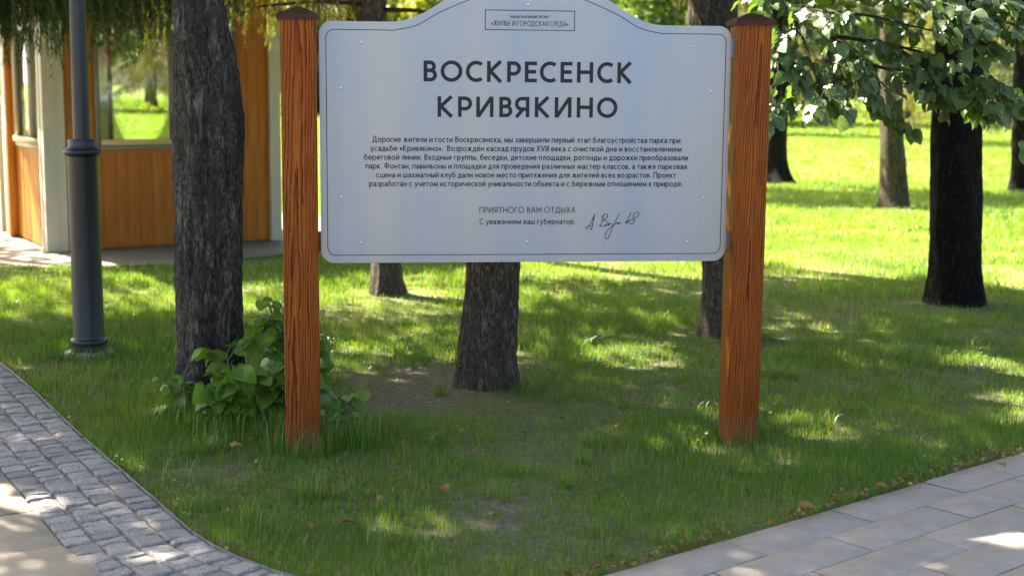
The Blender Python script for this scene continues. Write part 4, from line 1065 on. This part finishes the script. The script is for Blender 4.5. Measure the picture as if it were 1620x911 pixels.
def sprout(loc, label, spines, nleaf, size, group='leafy sprouts round the foot of the tree'):
    root = tag(empty('linden_sprout', (*loc, 0)), label, 'plant', group)
    mb = MB(); o = np.array([*loc, 0]); spec = leafy_branch([[tuple(np.array(p) - o) for p in s] for s in spines], nleaf, size, .03, mb, .004, .13, .65)
    spec = [q for q in spec if q[0][2] > .03]
    mb.build('stem', M['stem'], root)
    V, F, rd = real_leaves(spec)
    link('foliage', np_mesh('foliage', V, F, True, rd), M['sprout'], root)
def fan(c, n, h, sp_, lean=(0, 0)):
    out = []
    for i in range(n):
        a = random.uniform(0, 6.28); r_ = sp_ * random.uniform(.3, 1); hh = h * random.uniform(.5, 1.1)
        e = (c[0] + r_ * math.cos(a) + lean[0], c[1] + r_ * math.sin(a) + lean[1], hh)
        b = (c[0] + .25 * (e[0] - c[0]), c[1] + .25 * (e[1] - c[1]), 0)
        out.append([b, ((b[0] * .5 + e[0] * .5), (b[1] * .5 + e[1] * .5), hh * .65), e])
    return out
sprout((-1.36, 6.55), 'low leafy sprout with big round leaves in front of the thick trunk', fan((-1.32, 6.58), 10, .28, .17, (0, -.03)) + [[(-1.35, 6.5, .1), (-1.3, 6.45, .26), (-1.22, 6.4, .27)]], 190, .088)
sprout((-1.58, 6.62), 'small sprouting leaves at the left side of the thick trunk', fan((-1.58, 6.62), 7, .20, .11, (-.03, 0)), 42, .055)
sprout((-1.06, 6.85), 'tall leafy sprout between the thick trunk and the left sign post', fan((-1.05, 6.85), 10, .56, .16) + fan((-1.08, 6.55), 11, .32, .17), 270, .090)
sprout((-0.72, 6.32), 'low leafy sprout at the right foot of the left sign post', fan((-.76, 6.36), 6, .18, .08), 32, .06)

# ------------------------------------------------------------------ grass
def vnoise(x, y, s, seed):
    """cheap smooth 2-D value noise"""
    r_ = np.random.default_rng(seed); T = r_.random((256, 256))
    fx, fy = x * s + 1000, y * s + 1000
    ix, iy = np.floor(fx).astype(int), np.floor(fy).astype(int); tx, ty = fx - ix, fy - iy
    tx = tx * tx * (3 - 2 * tx); ty = ty * ty * (3 - 2 * ty)
    g_ = lambda a, b: T[a % 256, b % 256]
    return (g_(ix, iy) * (1 - tx) + g_(ix + 1, iy) * tx) * (1 - ty) + (g_(ix, iy + 1) * (1 - tx) + g_(ix + 1, iy + 1) * tx) * ty
BARE = [(-0.62, 7.25, .55, .75, .93), (-0.25, 7.1, .45, .5, .85), (0.12, 6.3, .45, .55, .62), (0.35, 5.85, .3, .35, .55), (0.0, 6.9, .5, .3, .6), (1.1, 6.05, .3, .35, .6), (1.35, 7.6, .5, .5, .4), (2.6, 9.9, 1.0, .7, .45), (1.4, 8.95, .5, .5, .6), (-.95, 10.5, .5, .6, .6), (3.3, 10.3, .6, .5, .6), (-0.55, 5.2, .2, .2, .45), (1.9, 11.0, .8, .8, .4), (4.3, 11.7, .45, .6, .8)]
def grass_points(y0, y1, dens, half=.40, pad=.5):
    area = half * (y1 ** 2 - y0 ** 2) + 2 * pad * (y1 - y0); n = int(area * dens)
    y = np.sqrt(rng.random(n) * (y1 ** 2 - y0 ** 2) + y0 ** 2); x = (rng.random(n) * 2 - 1) * (half * y + pad)
    bad = inside(PAVE_L, x, y) | inside(PAVE_R, x, y) | inside(APRON, x, y)
    for cx, cy, r_ in ((-1.5, 6.95, .17), (-.115, 7.45, .15), (1.35, 9.02, .15), (3.29, 10.46, .2), (-.96, 10.69, .1), (-2.475, 8.2, .13)): bad |= (x - cx) ** 2 + (y - cy) ** 2 < r_ ** 2
    for cx in (.005, 1.947):
        px, py = -0.90 + math.cos(TH) * cx - math.sin(TH) * .073, 5.97 + math.sin(TH) * cx + math.cos(TH) * .073
        bad |= (abs(x - px) < .075) & (abs(y - py) < .075)
    p = .22 + 1.05 * vnoise(x, y, 2.3, 1) - .35 * (vnoise(x, y, 9, 2) < .35)
    for cx, cy, rx, ry, s in BARE:
        d = ((x - cx) / rx) ** 2 + ((y - cy) / ry) ** 2 + 1.1 * (vnoise(x, y, 6, 4) - .5)
        p = p * (1 - s * np.clip(1.3 - d, 0, 1))
    ok = ~bad & (rng.random(n) < p)
    return x[ok], y[ok]
def blades(x, y, hgt, wid, segs=2, lean=.5):
    n = len(x)
    az = rng.random(n) * 2 * np.pi; h = hgt * (.5 + .9 * rng.random(n)); ln = lean * rng.random(n) ** 1.2 * h
    dx, dy = np.cos(az), np.sin(az); fa = az + np.pi / 2 + rng.normal(size=n) * .5; wx, wy = np.cos(fa) * wid * .5, np.sin(fa) * wid * .5
    z0 = np.zeros(n) - .003
    V = np.empty((n, 5, 3), dtype=np.float32)
    V[:, 0] = np.stack([x - wx, y - wy, z0], 1); V[:, 1] = np.stack([x + wx, y + wy, z0], 1)
    mx, my, mz = x + dx * ln * .3, y + dy * ln * .3, h * .58
    V[:, 2] = np.stack([mx + wx * .8, my + wy * .8, mz], 1); V[:, 3] = np.stack([mx - wx * .8, my - wy * .8, mz], 1)
    V[:, 4] = np.stack([x + dx * ln, y + dy * ln, h * (1 - .25 * (ln / np.maximum(h, 1e-6)))], 1)
    return V
parts = []
for y0, y1, dens, hg, wd in ((3.9, 7.2, 15000, .040, .0023), (7.2, 10.5, 8500, .044, .0031), (10.5, 15, 3600, .050, .0048), (15, 24, 1300, .055, .008), (24, 45, 300, .06, .016), (45, 70, 60, .09, .04), (70, 115, 16, .12, .09)):
    x, y = grass_points(y0, y1, dens)
    hh = hg * (.55 + .9 * vnoise(x, y, 1.7, 9))
    for cx, cy, r_ in ((-.9, 6.3, .2), (1.05, 6.5, .15), (-1.5, 6.9, .4), (-2.47, 8.2, .3), (-.1, 7.45, .25)):
        hh *= 1 + 1.1 * np.exp(-((x - cx) ** 2 + (y - cy) ** 2) / r_ ** 2)
    parts.append(blades(x, y, hh, wd))
# long tufts round the left post and the trunk
for cx, cy, n, r_ in ((-.9, 6.02, 260, .17), (-1.25, 6.35, 420, .25), (-.72, 6.15, 260, .14), (1.05, 6.28, 90, .14), (-1.6, 6.5, 200, .2)):
    a = rng.random(n) * 6.28; q = r_ * np.sqrt(rng.random(n)); x, y = cx + q * np.cos(a), cy + q * np.sin(a)
    parts.append(blades(x, y, .14, .0035, lean=.9))
for q in range(150):
    cy = random.uniform(4.6, 10.5); cx = random.uniform(-.38, .38) * cy; m_ = random.randint(25, 80); r_ = random.uniform(.03, .09)
    a = rng.random(m_) * 6.28; e_ = r_ * np.sqrt(rng.random(m_)); x, y = cx + e_ * np.cos(a), cy + e_ * np.sin(a)
    ok = ~(inside(PAVE_L, x, y) | inside(PAVE_R, x, y) | inside(APRON, x, y))
    if ok.any(): parts.append(blades(x[ok], y[ok], random.uniform(.055, .095), .0032, lean=.9))
V = np.concatenate(parts); n = len(V)
b = (np.arange(n) * 5)[:, None]
rv = np.clip(.45 * vnoise(V[:, 0, 0], V[:, 0, 1], 1.2, 21) + .35 * vnoise(V[:, 0, 0], V[:, 0, 1], 5.0, 22) + .35 * rng.random(n) - .07, 0, 1)
dry = .02 + .10 * np.clip(vnoise(V[:, 0, 0], V[:, 0, 1], 2.0, 23) - .55, 0, 1) / .45
rv = np.where(rng.random(n) < dry, 1.0, rv * .9)
me = np_mesh('grass', V.reshape(-1, 3), [b + [0, 1, 2, 3], b + [3, 2, 4]], rnd=np.repeat(rv, 5))
tag(link('grass', me, M['grass']), kind='stuff')
print('grass blades', n)

# small weeds, clover and dead stalks between the blades
spec = []
for c in range(170):
    y0_ = random.uniform(4.5, 10.5); x0_ = random.uniform(-.36, .36) * y0_
    for q in range(random.randint(4, 16)):
        x, y = x0_ + random.gauss(0, .09), y0_ + random.gauss(0, .09)
        a = np.array([x]), np.array([y])
        if inside(PAVE_L, *a)[0] or inside(PAVE_R, *a)[0] or inside(APRON, *a)[0]: continue
        spec.append((np.array([x, y, random.uniform(.008, .030)]), (random.gauss(0, 1), random.gauss(0, 1), random.uniform(-.2, .4)), (random.gauss(0, .5), random.gauss(-.3, .5), 1), random.uniform(.008, .020)))
V, F, rd = real_leaves(spec, .3)
tag(link('ground_cover', np_mesh('ground_cover', V, F, True, rd), M['crown']), kind='stuff')
mb = MB()
for q in range(80):
    y = random.uniform(4.6, 9.5); x = random.uniform(-.36, .36) * y
    a = np.array([x]), np.array([y])
    b = np.array([x + .1]), np.array([y - .1])
    if inside(PAVE_L, *a)[0] or inside(PAVE_R, *b)[0] or inside(PAVE_L, *b)[0]: continue
    t = random.uniform(0, 6.28); L = random.uniform(.04, .16)
    up = random.random() < .3
    mb.tube([(x, y, .012), (x + math.cos(t) * L * .5, y + math.sin(t) * L * .5, .09 if up else .02), (x + math.cos(t) * L * (.6 if up else 1), y + math.sin(t) * L * (.6 if up else 1), .19 if up else .014)], [.0016, .0014, .0008], 4)
tag(mb.build('dead_stalks', M['straw']), kind='stuff')

# ------------------------------------------------------------------ fallen leaves
def dry_leaf(name, x, y, z, size, label, group):
    spec = [(np.array([0, 0, size * .25]), (math.cos(1.3 * x * 40), math.sin(1.3 * x * 40), random.uniform(-.1, .25)), (random.uniform(-.4, .4), random.uniform(-.4, .4), 1), size)]
    V, F, rd = real_leaves(spec, .45)
    o = link(name, np_mesh(name, V, F, True, [random.random()] * len(V)), M['dry_leaf']); o.location = (x, y, z)
    return tag(o, label, 'leaf', group)
for x, y, z, s, lb in ((-.265, 5.34, .035, .06, 'curled orange leaf lying on the grass below the middle of the board'), (-.60, 4.90, .03, .05, 'orange leaf lying on the grass near the bottom edge of the lawn'), (-.70, 4.84, .03, .05, 'brown leaf lying left of the orange one near the lawn edge'),
                       (1.08, 5.12, .036, .055, 'reddish brown leaf lying on the grey paving slabs'), (1.44, 5.42, .036, .04, 'small dry leaf on the slabs close to the grass edge'), (2.03, 5.75, .036, .045, 'yellow leaf lying on the slabs near the right edge'), (-1.20, 5.95, .03, .05, 'yellow leaf in the grass left of the left sign post')):
    dry_leaf('fallen_leaf', x, y, z, s, lb, 'fallen leaves')
spec = []
for i in range(260):
    t = random.uniform(-.3, 3.2); off = random.gauss(-.02, .03)
    p = RE0 + RD * t + RN_ * off
    spec.append((np.array([p[0], p[1], .03 if off < 0 else .037]), (random.gauss(0, 1), random.gauss(0, 1), random.uniform(-.1, .3)), (random.gauss(0, .4), random.gauss(0, .4), 1), random.uniform(.012, .028)))
for i in range(160):
    k_ = random.randint(150, len(EDGE) - 60); p = EDGE[k_] + NR[k_] * random.gauss(.0, .02)
    spec.append((np.array([p[0], p[1], .042]), (random.gauss(0, 1), random.gauss(0, 1), random.uniform(-.1, .2)), (random.gauss(0, .4), random.gauss(0, .4), 1), random.uniform(.010, .022)))
for i in range(110):
    x, y = random.uniform(-1.2, 2.4), random.uniform(4.6, 8.2)
    if not (inside(PAVE_L, np.array([x]), np.array([y]))[0] or inside(PAVE_R, np.array([x]), np.array([y]))[0]):
        spec.append((np.array([x, y, random.uniform(.012, .03)]), (random.gauss(0, 1), random.gauss(0, 1), random.uniform(-.1, .3)), (random.gauss(0, .5), random.gauss(0, .5), 1), random.uniform(.012, .032)))
V, F, rd = real_leaves(spec, .4)
tag(link('leaf_litter', np_mesh('leaf_litter', V, F, True, rd), M['dry_leaf']), kind='stuff')
